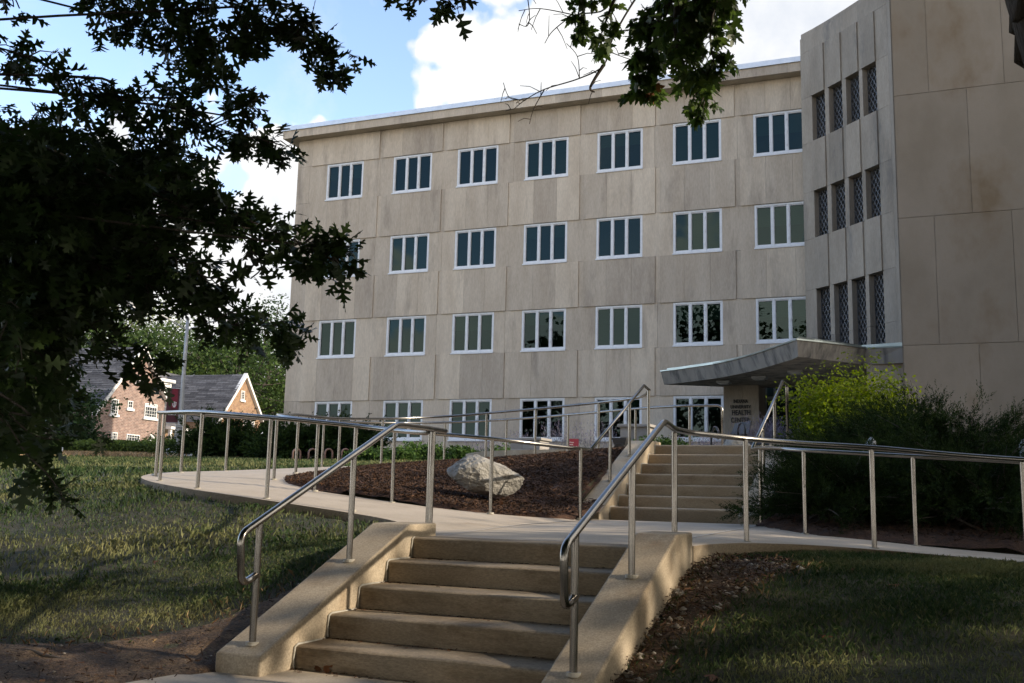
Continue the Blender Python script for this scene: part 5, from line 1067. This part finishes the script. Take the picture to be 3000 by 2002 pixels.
# ---------------------------------------------------------------- pin oak
rg = np.random.default_rng(91)
OB = Vector((-8.6, 1.6, h1(-8.6, 1.6))); oak = empty('pin_oak', OB, 'dark pin oak whose pointed leaves hang in from the left in front of the sky', 'tree')
def B(*q): return [dpx(x, y, r) for x, y, r in q]
br = [ # boughs that show in the photograph (view x, view y, metres from the eye), and how leafy they are
 (B((130,-190,5.9),(330,-70,5.7),(531,0,5.5),(641,61,5.35),(715,97,5.2),(775,132,5.15)), 1.0), (B((560,15,5.5),(620,30,5.4),(690,60,5.3),(740,85,5.2)), .6),
 (B((100,-150,6.1),(190,-60,6.0),(230,10,5.9),(250,80,5.8)), .7), (B((200,-120,6.0),(290,-20,5.9),(330,40,5.8),(350,90,5.7)), .9), (B((280,-120,5.8),(400,-20,5.7),(460,40,5.6),(480,95,5.6)), .9), (B((330,-110,5.7),(480,-20,5.6),(550,30,5.5),(578,95,5.5)), .9),
 (B((260,-60,6.0),(360,40,5.9),(410,115,5.8),(500,190,5.6),(560,250,5.5)), .9), (B((-60,-60,6.0),(20,-20,6.0),(45,20,6.0)), .5), (B((380,70,5.8),(440,105,5.7),(490,150,5.6)), .7),
 (B((-180,60,6.3),(-20,105,6.1),(74,135,5.9),(160,184,5.7),(246,209,5.6),(330,225,5.5)), 1.0), (B((150,175,5.7),(260,225,5.6),(405,250,5.5),(516,300,5.4),(600,320,5.35),(650,335,5.3)), 1.0), (B((320,225,5.6),(420,205,5.5),(500,200,5.45),(560,245,5.4)), .7), (B((420,250,5.5),(480,300,5.4),(540,310,5.4)), .6),
 (B((-200,230,6.4),(0,290,6.2),(120,305,6.0),(246,335,5.9),(369,375,5.7),(450,400,5.6)), 1.1), (B((-200,260,6.2),(0,330,6.1),(150,360,6.0),(290,370,5.9),(350,330,5.8),(380,320,5.8)), 1.0),
 (B((-200,320,6.0),(20,380,5.8),(180,420,5.6),(340,430,5.4),(470,465,5.2),(580,510,5.0),(670,550,4.8),(725,580,4.7),(775,600,4.65)), 1.1), (B((300,420,5.4),(420,440,5.3),(500,470,5.2),(560,520,5.1)), .8),
 (B((480,500,5.1),(560,560,5.0),(600,610,4.9),(575,640,4.9)), .45), (B((680,560,4.75),(720,552,4.7),(755,556,4.65)), .35), (B((600,530,5.0),(650,580,4.9),(700,600,4.9)), .5),
 (B((-150,430,5.9),(40,480,5.7),(200,520,5.5),(340,560,5.3),(430,610,5.2),(480,650,5.1)), 1.2), (B((200,550,5.6),(320,595,5.5),(420,635,5.4),(500,680,5.3),(545,715,5.3)), .7),
 (B((-150,520,5.7),(50,560,5.6),(200,600,5.4),(330,650,5.3),(430,700,5.2),(530,745,5.1),(610,748,5.0),(665,778,4.95)), 1.0),
 (B((-150,600,5.6),(20,640,5.5),(130,690,5.4),(210,750,5.3),(270,800,5.2),(330,840,5.15),(365,870,5.1)), .85),
 (B((-160,480,6.4),(-40,520,6.3),(100,590,6.1),(220,640,6.0)), 1.7), (B((-160,620,6.2),(-40,660,6.1),(60,700,6.0),(120,760,6.0)), 1.7), (B((-160,540,5.9),(-20,560,5.8),(120,600,5.7),(250,650,5.6)), 1.6), (B((-160,380,6.2),(0,420,6.1),(140,450,6.0),(280,470,5.9)), 1.5), (B((-160,400,6.6),(0,450,6.5),(120,500,6.3),(260,540,6.1)), 1.4),
 (B((-160,700,5.4),(0,740,5.3),(70,800,5.2),(110,860,5.1)), 1.0), (B((-140,640,6.0),(-20,700,5.9),(50,760,5.8),(80,840,5.8)), 1.2),
 (B((-160,760,4.6),(-60,860,4.5),(10,960,4.4),(60,1040,4.35),(110,1090,4.3),(150,1150,4.25)), .5), (B((-40,880,4.5),(20,950,4.4),(80,1000,4.4),(140,1010,4.4)), .4),
 (B((-160,850,4.9),(-70,900,4.8),(0,960,4.7),(40,1010,4.7)), .8), (B((-200,560,5.0),(-60,640,4.9),(20,720,4.8),(50,820,4.8),(60,900,4.8)), 1.0),
 (B((700,-150,4.9),(820,-70,4.8),(900,-25,4.7),(930,-5,4.7)), .3), (B((850,-120,4.7),(960,-60,4.6),(1020,-10,4.6),(1045,22,4.55)), .4),
 (B((-160,560,6.6),(-20,600,6.5),(90,640,6.4),(180,680,6.3)), 1.5), (B((-160,440,6.9),(0,480,6.8),(140,540,6.7),(260,600,6.6)), 1.5), (B((-150,680,6.3),(-20,740,6.2),(40,820,6.2),(60,900,6.1)), 1.4), (B((-150,360,6.9),(20,410,6.8),(160,450,6.7),(330,500,6.6)), 1.4), (B((-150,780,6.0),(-30,850,6.0),(30,930,6.0)), 1.3),
]
up = [] # boughs above and beside the frame (they shade the lawn and close the canopy)
for k in range(26):
    a = rg.uniform(.15, 1.5); l = rg.uniform(2.0, 5.2); s = OB+Vector((.1, .1, 4.2+rg.uniform(0, 4.5)-OB.z-1.2)); e = s+Vector((math.cos(a)*l, math.sin(a)*l*.8-.8, rg.uniform(.2, 1.6)))
    q_ = [(np.array(p)@CF, np.array(p)@CR, np.array(p)@CU) for p in (s, (s+e)/2, e, e+(e-s)*.2)]
    if any(d > 0 and abs(u/d) < .64 and v/d < .46 for d, u, v in q_): continue
    up.append(([s, (s+e)/2+Vector((0, 0, .5)), e], 1.3))
tw = MB(); V1, F1, T1 = grow_leaves(br, rg, 30, .18, .106, OAKH, 1.0, tw)
POLY = [(-60,285),(60,300),(170,325),(300,350),(400,330),(395,390),(470,440),(560,500),(470,560),(400,625),(300,670),(200,720),(140,790),(110,900),(60,1010),(-60,1010)]
fill = []                                                    # the thick of the crown, one short twig at a time
while len(fill) < 640:
    x, y = rg.uniform(-60, 560), rg.uniform(285, 1010)
    if not in_poly(np.array([x]), np.array([y]), POLY)[0] or rg.random() < max(0, (x-120)/620): continue
    c = np.array(tuple(dpx(x, y, rg.uniform(5.0, 7.2)))); d = rg.normal(size=3)*np.array([.16, .16, .05])+np.array([.08, -.02, -.03]); fill.append(([Vector(c-d), Vector(c), Vector(c+d)], .35))
br_n = grow_leaves(fill, rg, 4, .2, .108, OAKH, 1.0, tw, cluster=4)
V1, F1, T1 = np.concatenate([V1, br_n[0]]), np.concatenate([F1, br_n[1]+len(V1)]), np.concatenate([T1, br_n[2]])
V2, F2, T2 = offframe(*grow_leaves(up, rg, 6.5, .75, .16, OAKH, 1.0, MB()))
link('foliage', np_mesh('foliage', np.concatenate([V1, V2]), np.concatenate([F1, F2+len(V1)]), np.concatenate([T1, T2])), M['oak_leaf'], oak)
tb = MB(); tb.tube([OB+Vector((0, 0, z)) for z in (-.3, .5, 2, 4, 6, 8, 10)], [.34, .27, .23, .20, .15, .10, .05], 12)
bm_ = MB()
for i, (pts, w) in enumerate(br+up):
    if i < len(br):
        s = OB+Vector((0, 0, 2.2+.22*(i % 9))) if pts[0].z < 2.5 else OB+Vector((0, 0, 6.8+.2*(i % 5)))
        pts = [s, (s+pts[0])/2+Vector((0, 0, .35))]+list(pts)
    q = smooth_path(pts, 5); m_ = len(q); r0 = .010 if i < len(br) else .045
    tb.tube(q, [max(.0035, r0*(1-j/m_)**1.1) for j in range(m_)], 6, cap=False)
tb.build('trunk', M['bark'], oak, smooth=True); tw.build('twig', M['twig'], oak)
# ---------------------------------------------------------------- maple
rg = np.random.default_rng(92)
MBs = Vector((1.03, 4.45, h1(1.03, 4.45))); maple = empty('maple_tree', MBs, 'maple leaning in at the top right edge with broad leaves hanging over the roof line', 'tree')
tb = MB(); tp = [MBs+Vector((-.12*z-.012*z*z, .03*z, z-.3)) for z in (0, .6, 1.5, 2.6, 3.6, 5, 7, 9)]
tb.tube([p+Vector((rg.normal()*.01, 0, 0)) for p in smooth_path(tp, 4)], [max(.06, .34-.010*k+.012*math.sin(k*2.1)) for k in range(29)], 14)
for k in range(60):                                          # shaggy bark plates
    a = rg.uniform(0, 6.28); z = rg.uniform(.5, 5); c = MBs+Vector((-.12*z-.012*z*z, .03*z, z-.3)); r = .33-.035*z; n = Vector((math.cos(a), math.sin(a), 0)); t = Vector((-n.y, n.x, 0)); w = rg.uniform(.03, .06); hh = rg.uniform(.15, .35)
    o_ = [c+n*(r+.015)-t*w, c+n*(r+.015)+t*w, c+n*(r-.005)+t*w+Vector((0, 0, hh)), c+n*(r-.005)-t*w+Vector((0, 0, hh))]; i2 = [p-n*.04 for p in o_]; tb.add(o_+i2, [(0,1,2,3),(7,6,5,4),(0,4,5,1),(1,5,6,2),(2,6,7,3),(3,7,4,0)])
mbr = [
 (B((1700,-260,9.2),(1560,-150,9.3),(1400,-60,9.4),(1330,20,9.4),(1340,70,9.4)), .5), (B((1480,-110,9.3),(1420,-20,9.3),(1390,50,9.3),(1370,105,9.3)), .55),
 (B((1700,-200,8.8),(1600,-90,8.8),(1540,0,8.9),(1500,70,8.9),(1480,130,8.9),(1470,200,9.0)), .95), (B((1720,-200,8.6),(1650,-90,8.6),(1590,10,8.6),(1570,100,8.7),(1600,170,8.7),(1618,235,8.7)), .95),
 (B((1750,-180,8.5),(1680,-70,8.5),(1640,10,8.5),(1630,90,8.5),(1640,150,8.5)), .95), (B((1760,-150,8.9),(1690,-50,8.9),(1660,0,8.9),(1660,50,8.9)), .8), (B((1560,-100,9.1),(1540,0,9.1),(1520,60,9.1),(1530,120,9.1)), .9),
 (B((1600,-120,8.4),(1560,-10,8.4),(1550,60,8.4),(1560,130,8.4),(1590,170,8.4)), .9), (B((1560,20,8.9),(1500,110,8.9),(1460,170,8.9),(1490,215,8.9)), .6)]
bare = [(B((1500,-60,9.4),(1450,10,9.4),(1405,90,9.4),(1385,150,9.4),(1330,180,9.4),(1250,205,9.4),(1205,230,9.4),(1180,250,9.4)), .011), (B((1385,150,9.4),(1355,200,9.4),(1365,212,9.4)), .018), (B((1250,205,9.4),(1225,250,9.4),(1215,285,9.4)), .006), (B((1420,-60,9.4),(1390,20,9.4),(1320,35,9.4),(1270,70,9.4),(1250,100,9.4)), .009), (B((1320,35,9.4),(1240,20,9.4),(1190,25,9.4)), .006), (B((1205,-40,9.4),(1215,30,9.4),(1210,60,9.4),(1190,55,9.4)), .006), (B((1205,230,9.4),(1170,225,9.4),(1155,190,9.4)), .005), (B((1180,250,9.4),(1160,255,9.4)), .004), (B((1400,120,9.4),(1460,140,9.4),(1490,130,9.4)), .005), (B((1330,180,9.4),(1325,130,9.4),(1300,100,9.4)), .005)]
mup = []
for k in range(46):
    a = rg.uniform(0, 6.28); l = rg.uniform(2.5, 6.0); z = rg.uniform(3.6, 8); s = MBs+Vector((-.12*z-.012*z*z, .03*z, z-.3)); e = s+Vector((math.cos(a)*l, math.sin(a)*l, rg.uniform(.2, 2.0)))
    el_ = (e.z)/math.hypot(e.x, e.y)
    rel = math.atan2(-e.x, e.y)-YAW
    q_ = [(np.array(p)@CF, np.array(p)@CR, np.array(p)@CU) for t in (0, .3, .5, .7, .85, 1, 1.2) for p in [s+(e-s)*t+Vector((0, 0, 1.0*t*(1-t)*2))]]
    if any(d > 0 and abs(u/d) < .72 and v/d < .52 for d, u, v in q_[1:]) or (e.y > 1 and abs(rel) < .60 and el_ < .62): continue          # keep the view of the building open, as in the photograph
    mup.append(([s, (s+e)/2+Vector((0, 0, .5)), e], 1.5))
tw = MB(); V1, F1, T1 = grow_leaves(mbr, rg, 36, .36, .108, MAPH, 1.0, tw, droop=.7, cluster=5); V2, F2, T2 = offframe(*grow_leaves(mup, rg, 4.6, .95, .20, MAPH, 1.0, MB(), droop=.4))
link('foliage', np_mesh('foliage', np.concatenate([V1, V2]), np.concatenate([F1, F2+len(V1)]), np.concatenate([T1, T2])), M['maple_leaf'], maple)
for i, (pts, w) in enumerate(mbr+mup):
    if i < len(mbr): pts = [tp[5]+Vector((0, 0, .1*i))]+[(tp[5]+pts[0])/2+Vector((0, 0, .7))]+list(pts)
    q = smooth_path(pts, 5); m_ = len(q); tb.tube(q, [max(.006, .06*(1-j/m_)**1.2) for j in range(m_)], 6, cap=False)
tb.build('trunk', M['bark'], maple, smooth=True)
for pts, r in bare:
    q = smooth_path(pts, 5); tw.tube(q, [max(.0035, r*(1-.7*j/len(q))) for j in range(len(q))], 5, cap=False)
    for j in range(2, len(q)-1, 3):
        d = Vector(rg.normal(size=3)).normalized()*rg.uniform(.08, .22); tw.tube([q[j], q[j]+d*.5+Vector((0, 0, .02)), q[j]+d], [.0045, .0035, .0025], 4, cap=False)
tw.build('twig', M['twig'], maple)
c = dpx(1500, 203, 8.9); dl = MB(); pts = np.array([tuple(c)]*5)+rg.normal(size=(5, 3))*.03; V, F = leaf_mesh(pts, rg.normal(size=(5, 3))*.4+np.array([0, 0, -1.]), rg.normal(size=(5, 3)),   .085, MAPH, 1.0, rg, .9); link('withered_leaves', np_mesh('withered_leaves', V, F, rg.random(5)), M['dead_leaf'], maple)
def shade_cards(n, box, size, seed, clump=.55):             # unseen foliage added overhead to shade the foreground, culled from the view
    rg = np.random.default_rng(seed); nc = n//26; C = np.stack([rg.uniform(*box[0], nc), rg.uniform(*box[1], nc), rg.uniform(*box[2], nc)], 1)
    k = rg.integers(0, nc, n); P = C[k]+rg.normal(size=(n, 3))*clump*np.array([1, 1, .5])
    d = P@CF; u = P@CR/np.maximum(d, .05); v = P@CU/np.maximum(d, .05); inside = (d > 0) & (np.abs(u) < .60) & (v < .43)
    P = P[~inside]; V, F = leaf_cards(P, np.tile([0, 0, 1.], (len(P), 1)), size, rg); return np_mesh('shade_foliage', V, F, rg.random(len(P)))
link('shade_foliage', shade_cards(36000, ((-3.5, 8.0), (-9, 7.6), (3.8, 8.5)), .28, 700), M['maple_leaf'], maple)
link('shade_foliage', shade_cards(9000, ((-6.5, 6.5), (4, 11), (7.2, 11.5)), .30, 702, .6), M['maple_leaf'], maple)
link('shade_foliage', shade_cards(26000, ((-13, -3.0), (-8, 7.5), (3.8, 9.0)), .26, 701), M['oak_leaf'], oak)
# ---------------------------------------------------------------- unseen trees added to the right and behind: placed to shade the lawn, mirrored in the windows
SH = [((13.5, 2.6), 11.5, 4.8, 1), ((15.0, -6.0), 12, 5.5, 2), ((15.5, 17.6), 11.0, 4.6, 3), ((15.0, 9.8), 9.0, 4.2, 4), ((14.6, 12.8), 9.3, 3.6, 5)]
for i, ((x, y), h, cr, sd) in enumerate(SH): make_tree('shade_tree', ['shade tree right of the frame, level with the lower steps', 'shade tree right of and behind the photographer', 'shade tree right of the frame beyond the junipers', 'low shade tree right of the frame beside the side path', 'low bushy tree right of the frame between the path and the junipers'][i], (x, y, h1(x, y)), h, cr, .34, M['tree_mid'], 600+i, 5200, crown0=.12, group='shade trees outside the frame', nclump=80, hollow=.3)
for i, (x, y, h) in enumerate([(-15, -13, 20), (-4, -15, 19), (8, -13, 20), (-27, -12, 18)]): make_tree('shade_tree', ['tall tree behind the photographer to the left', 'tree straight behind the photographer', 'tall tree behind the photographer to the right', 'tree far behind on the left, mirrored in the ground floor windows'][i], (x, y, h1(x, y)), h, 7.0, .6, M['tree_dark'], 610+i, 4200, crown0=.08, group='shade trees outside the frame', nclump=60)
# ================================================================ grass blades, straw, mulch chips, litter
SX, SY = math.tan(math.atan(1500/FPX))*1.03, 0
def infrust(x, y, z, m=0.06):
    q = np.stack([x, y, z], 1); d = q@CF; u = q@CR/np.maximum(d, .1); v = q@CU/np.maximum(d, .1); return (d > .5) & (np.abs(u) < 1500/FPX+m) & (v > -1001/FPX-m) & (v < 1001/FPX+m)
def sn(x, y, s, seed):                                       # cheap smooth 2-D noise in 0..1
    r = np.random.default_rng(seed); o = np.zeros_like(x); 
    for k in range(7):
        a = r.uniform(0, 6.28); f = s*r.uniform(.6, 2.2); o += np.sin((x*np.cos(a)+y*np.sin(a))*f+r.uniform(0, 6.28))
    return 1/(1+np.exp(-o*.9))
def blades(n, area, hmin, hmax, wid, rg, excl, dens=None, minr=0, maxr=1e9):
    x = rg.uniform(area[0], area[1], n); y = rg.uniform(area[2], area[3], n); r = np.hypot(x, y); k = (r > minr) & (r < maxr)
    x, y = x[k], y[k]
    for poly, g in excl:
        b = in_poly(x, y, poly)
        if g: b |= d_poly(x, y, poly) < g
        x, y = x[~b], y[~b]
    if dens is not None: k = rg.random(len(x)) < dens(x, y); x, y = x[k], y[k]
    z = H(x, y); k = infrust(x, y, z); x, y, z = x[k], y[k], z[k]; n = len(x)
    a = rg.uniform(0, 6.28, n); ln = rg.uniform(hmin, hmax, n)*(.65+.7*sn(x, y, 2.2, 5)); lean = rg.uniform(.15, 1.0, n); w = wid*rg.uniform(.7, 1.4, n)
    ux, uy = np.cos(a), np.sin(a); px, py = -uy, ux; P = np.stack([x, y, z], 1)
    D = np.stack([ux, uy, 0*ux], 1); S = np.stack([px, py, 0*px], 1)*w[:, None]; Z = np.array([0, 0, 1.])
    m1 = P+Z*(ln*.55)[:, None]+D*(ln*lean*.22)[:, None]; t1 = P+Z*(ln*(1-.30*lean))[:, None]+D*(ln*lean*.75)[:, None]
    V = np.stack([P-S, P+S, m1+S*.8, t1, m1-S*.8], 1).reshape(-1, 3); F = np.arange(5*n).reshape(n, 5)
    dry = np.clip(1.5*sn(x, y, 1.1, 8)*sn(x, y, 3.0, 9)-.09+rg.normal(0, .22, n)+.5*(rg.random(n) < .13), 0, 1)
    return V, F, dry
rg = np.random.default_rng(77)
EX = [(RAMP_POLY, .03), (RIGHT_POLY, .02), (LAND_POLY, .02), (STAIR_LO, .02), (STAIR_UP, .0), (BED_L, 0), (BED_R, 0), (BASE_SLAB, 0), (SOIL_N, 0), (PLAZA, 0)]
def soildens(x, y):
    a = np.maximum(in_poly(x, y, SOIL_L), in_poly(x, y, SOIL_R)); d = np.minimum(d_poly(x, y, SOIL_L), d_poly(x, y, SOIL_R))
    return np.where(a, .30*np.exp(-d/.10), np.clip(.35+d/.5, 0, 1))*np.clip(.45+1.1*sn(x, y, 2.5, 21), .25, 1)
def grassobj(name, sets, m):
    V, F, T, o = [], [], [], 0
    for v, f, t in sets: V.append(v); F.append(f+o); T.append(t); o += len(v)
    tag(link(name, np_mesh(name, np.concatenate(V), np.concatenate(F), np.concatenate(T)), m), kind='stuff')
grassobj('lawn_grass', [blades(420000, (-13, 3.5, 3.5, 10), .022, .055, .0015, rg, EX, soildens, 0, 9.5), blades(150000, (-16, 3, 5, 16), .035, .08, .0035, rg, EX, soildens, 9.5, 15), blades(150000, (-36, 2, 8, 36), .05, .11, .008, rg, EX, None, 15, 34), blades(70000, (-60, 0, 20, 52), .06, .14, .016, rg, EX, None, 34, 58)], M['grass'])
# dead straw: on the bare soil edge and the dry patch by the rope fence
st = [blades(12000, (-12, -1.0, 3, 8.5), .03, .08, .0014, rg, EX, lambda x, y: np.clip(.9-np.minimum(d_poly(x, y, SOIL_L), d_poly(x, y, SOIL_R))/.35, .0, 1))]
cx = np.array([at(px, 1362, 38+.0*px)[:2] for px in np.linspace(175, 345, 40)])
n = 6500; k = rg.integers(0, 40, n); x = cx[k, 0]+rg.normal(0, .5, n); y = cx[k, 1]+rg.normal(0, 1.0, n); z = H(x, y); a = rg.uniform(0, 6.28, n); ln = rg.uniform(.08, .26, n); P = np.stack([x, y, z], 1); D = np.stack([np.cos(a)*.9, np.sin(a)*.9, np.ones(n)], 1)*ln[:, None]; S = np.stack([-np.sin(a), np.cos(a), 0*a], 1)*.018
st.append((np.stack([P-S, P+S, P+D*.6+S*.8, P+D, P+D*.6-S*.8], 1).reshape(-1, 3), np.arange(5*n).reshape(n, 5), rg.random(n)))
grassobj('straw_grass', st, M['straw'])
# shredded bark on the beds
def chips(name, poly, n, size, seed, maxr=99):
    rg = np.random.default_rng(seed); P0 = np.array([p[:2] for p in poly]); x = rg.uniform(P0[:, 0].min(), P0[:, 0].max(), n); y = rg.uniform(P0[:, 1].min(), P0[:, 1].max(), n); k = in_poly(x, y, poly) & (np.hypot(x, y) < maxr); x, y = x[k], y[k]; z = H(x, y)+.04; k = infrust(x, y, z); x, y, z = x[k], y[k], z[k]; n = len(x)
    T = rg.normal(size=(n, 3))*np.array([1, 1, .35]); T /= np.linalg.norm(T, axis=1)[:, None]; N = rg.normal(size=(n, 3))*.5+np.array([0, 0, 1]); B = np.cross(N, T); B /= np.linalg.norm(B, axis=1)[:, None]; l = size*rg.uniform(.4, 1.8, n)[:, None]; w = size*.11*rg.uniform(.5, 1.8, n)[:, None]
    P = np.stack([x, y, z+rg.uniform(-.01, .03, n)], 1); V = np.stack([P-T*l*.5-B*w, P+T*l*.5-B*w*.5, P+T*l*.5+B*w*.5+np.array([0, 0, .006]), P-T*l*.5+B*w], 1).reshape(-1, 3)
    tag(link(name, np_mesh(name, V, np.arange(4*n).reshape(n, 4), rg.random(n)**1.4), M['mulch_chip']), kind='stuff')
chips('bark_mulch', BED_L, 110000, .042, 31); chips('bark_mulch', BED_R, 30000, .05, 32, 16)
# stones and crumbs on the bare soil; a few loose stones beside the right cheek wall
def crumbs(name, poly, n, lo, hi, seed, m):
    rg = np.random.default_rng(seed); P0 = np.array(poly); x = rg.uniform(P0[:, 0].min(), P0[:, 0].max(), n*3); y = rg.uniform(P0[:, 1].min(), P0[:, 1].max(), n*3); k = in_poly(x, y, poly); x, y = x[k][:n], y[k][:n]; z = H(x, y)+.02; V = []; F = []
    base = np.array([(1,0,0),(-1,0,0),(0,1,0),(0,-1,0),(0,0,1),(0,0,-1)], float); tri = np.array([(0,2,4),(2,1,4),(1,3,4),(3,0,4),(2,0,5),(1,2,5),(3,1,5),(0,3,5)])
    for i in range(len(x)):
        s = lo+(hi-lo)*rg.random()**3; Q = base*s*rg.uniform(.5, 1.2, (6, 3))*np.array([1, .8, .5]); a = rg.uniform(0, 6.28); Q[:, :2] = Q[:, :2]@np.array([[math.cos(a), -math.sin(a)], [math.sin(a), math.cos(a)]]); F.append(tri+6*len(V)); V.append(Q+np.array([x[i], y[i], z[i]+s*.15]))
    tag(link(name, np_mesh(name, np.concatenate(V), np.concatenate(F), np.repeat(rg.random(len(x)), 8)), m), kind='stuff')
M['pebble'] = mat('pebble', (0.26,0.23,0.19), (0.40,0.37,0.32), 30, 0.9, tint=((0.45,0.42,0.38),(1.25,1.25,1.25)))
crumbs('gravel', SOIL_R, 420, .008, .045, 51, M['pebble']); crumbs('gravel', SOIL_L, 600, .004, .022, 52, M['pebble'])
chips('twig_litter', SOIL_L, 9000, .035, 33); chips('twig_litter', SOIL_R, 3500, .032, 34)
# grit and crumbs swept into the backs of the treads
pts = []
for k in range(6):
    n = 70; ya = 5.62+k*.3743; z = -1.165+k*.1645 if k else -1.152; y = ya-np.abs(rg.exponential(.035, n))-.005 if k < 5 else None
    if y is None: continue
    x = LO_X0+.02+(LO_X1-LO_X0-.04)*np.clip(rg.beta(.6, 1.0, n), 0, 1); pts.append(np.stack([x, y, np.full(n, z+.006)], 1))
P = np.concatenate(pts); n = len(P); T = rg.normal(size=(n, 3))*np.array([1, 1, .1]); T /= np.linalg.norm(T, axis=1)[:, None]; Bq = np.cross([0, 0, 1.], T); l = rg.uniform(.004, .018, n)[:, None]; w_ = rg.uniform(.002, .005, n)[:, None]
tag(link('step_grit', np_mesh('step_grit', np.stack([P-T*l-Bq*w_, P+T*l-Bq*w_, P+T*l+Bq*w_+np.array([0, 0, .004]), P-T*l+Bq*w_+np.array([0, 0, .004])], 1).reshape(-1, 3), np.arange(4*n).reshape(n, 4), rg.random(n)), M['mulch_chip']), kind='stuff')
for i, (px, py, s, lb) in enumerate([(1986, 1743, .05, 'pale loose stone on the soil close to the right cheek wall'), (2160, 1672, .045, 'small rounded stone at the grass edge beside the right cheek wall'), (1840, 1982, .04, 'little stone at the foot of the right cheek wall')]):
    v = pxray(px, py); r = 6.0
    for _ in range(30):
        q = v*r; e = q[2]-h1(q[0], q[1]); r += e*2.5 if abs(e) < .5 else .4*np.sign(e)
    o = make_rock('stone', lb, tuple(q+np.array([0, 0, .015])), (s, s*.8, s*.6), 70+i, i); o['group'] = 'loose stones on the bare soil'
# a fallen stick and scattered fallen leaves
def gp(px, py):
    v = pxray(px, py); ts = np.linspace(3, 20, 700); q = v[None, :]*ts[:, None]; e = q[:, 2]-H(q[:, 0], q[:, 1]); i = int(np.argmax(e < 0)) if (e < 0).any() else len(ts)-1; return Vector(q[i])
mb = MB(); mb.tube(smooth_path([gp(45, 1913)+Vector((0, 0, .02)), gp(90, 1918)+Vector((0, 0, .025)), gp(130, 1930)+Vector((0, 0, .02)), gp(220, 1946)+Vector((0, 0, .015))], 4), [.006, .008, .010, .011, .010, .012, .013, .012, .011, .012, .012, .010, .006], 8); tag(mb.build('fallen_stick', M['twig'], smooth=True), 'fallen stick lying on the bare soil at the lower left', 'stick')
lv = [(2090, 1985, 'curled brown maple leaf on the dark grass near the bottom edge'), (2480, 1680, 'rusty fallen leaf upright in the grass right of the soil patch'), (1968, 1958, 'small fallen leaf beside the right cheek wall'), (2405, 1870, 'pale fallen leaf in the middle of the right lawn'), (2640, 1722, 'dark red fallen leaf on the right lawn'), (448, 1650, 'pale fallen leaf in the sunny part of the left lawn'), (648, 1888, 'small red leaf on the soil by the left cheek wall end'), (940, 1965, 'brown leaf at the foot of the lowest step'), (915, 1962, 'second brown leaf huddled at the foot of the lowest step'), (1104, 1433, 'orange leaf on the mulch left of the double rail posts'), (1068, 1431, 'rust coloured leaf on the mulch near the ramp'), (1461, 1497, 'orange leaf on the mulch in front of the boulder'), (1495, 1502, 'small orange leaf on the mulch at the landing edge'), (1268, 1461, 'red leaf peeping past the thick rail posts')]
rg = np.random.default_rng(99)
for px, py, lb in lv:
    p = gp(px, py) if not (900 < px < 950) else Vector(pxray(px, py)*(-1.14/pxray(px, py)[2]))
    if 1000 < px < 1600: p = p+Vector((0, 0, .06))
    V, F = leaf_mesh(np.array([tuple(p+Vector((0, 0, .02)))]), rg.normal(size=(1, 3))*np.array([1, 1, .3]), np.array([[.2, -.4, .8]]), .085, MAPH, 1.0, rg, .8)
    o = link('fallen_leaf', np_mesh('fallen_leaf', V, F, rg.random(1)), M['dead_leaf'], None); o.data.transform(Matrix.Translation(-p)); o.location = p; tag(o, lb, 'leaf', 'fallen leaves')
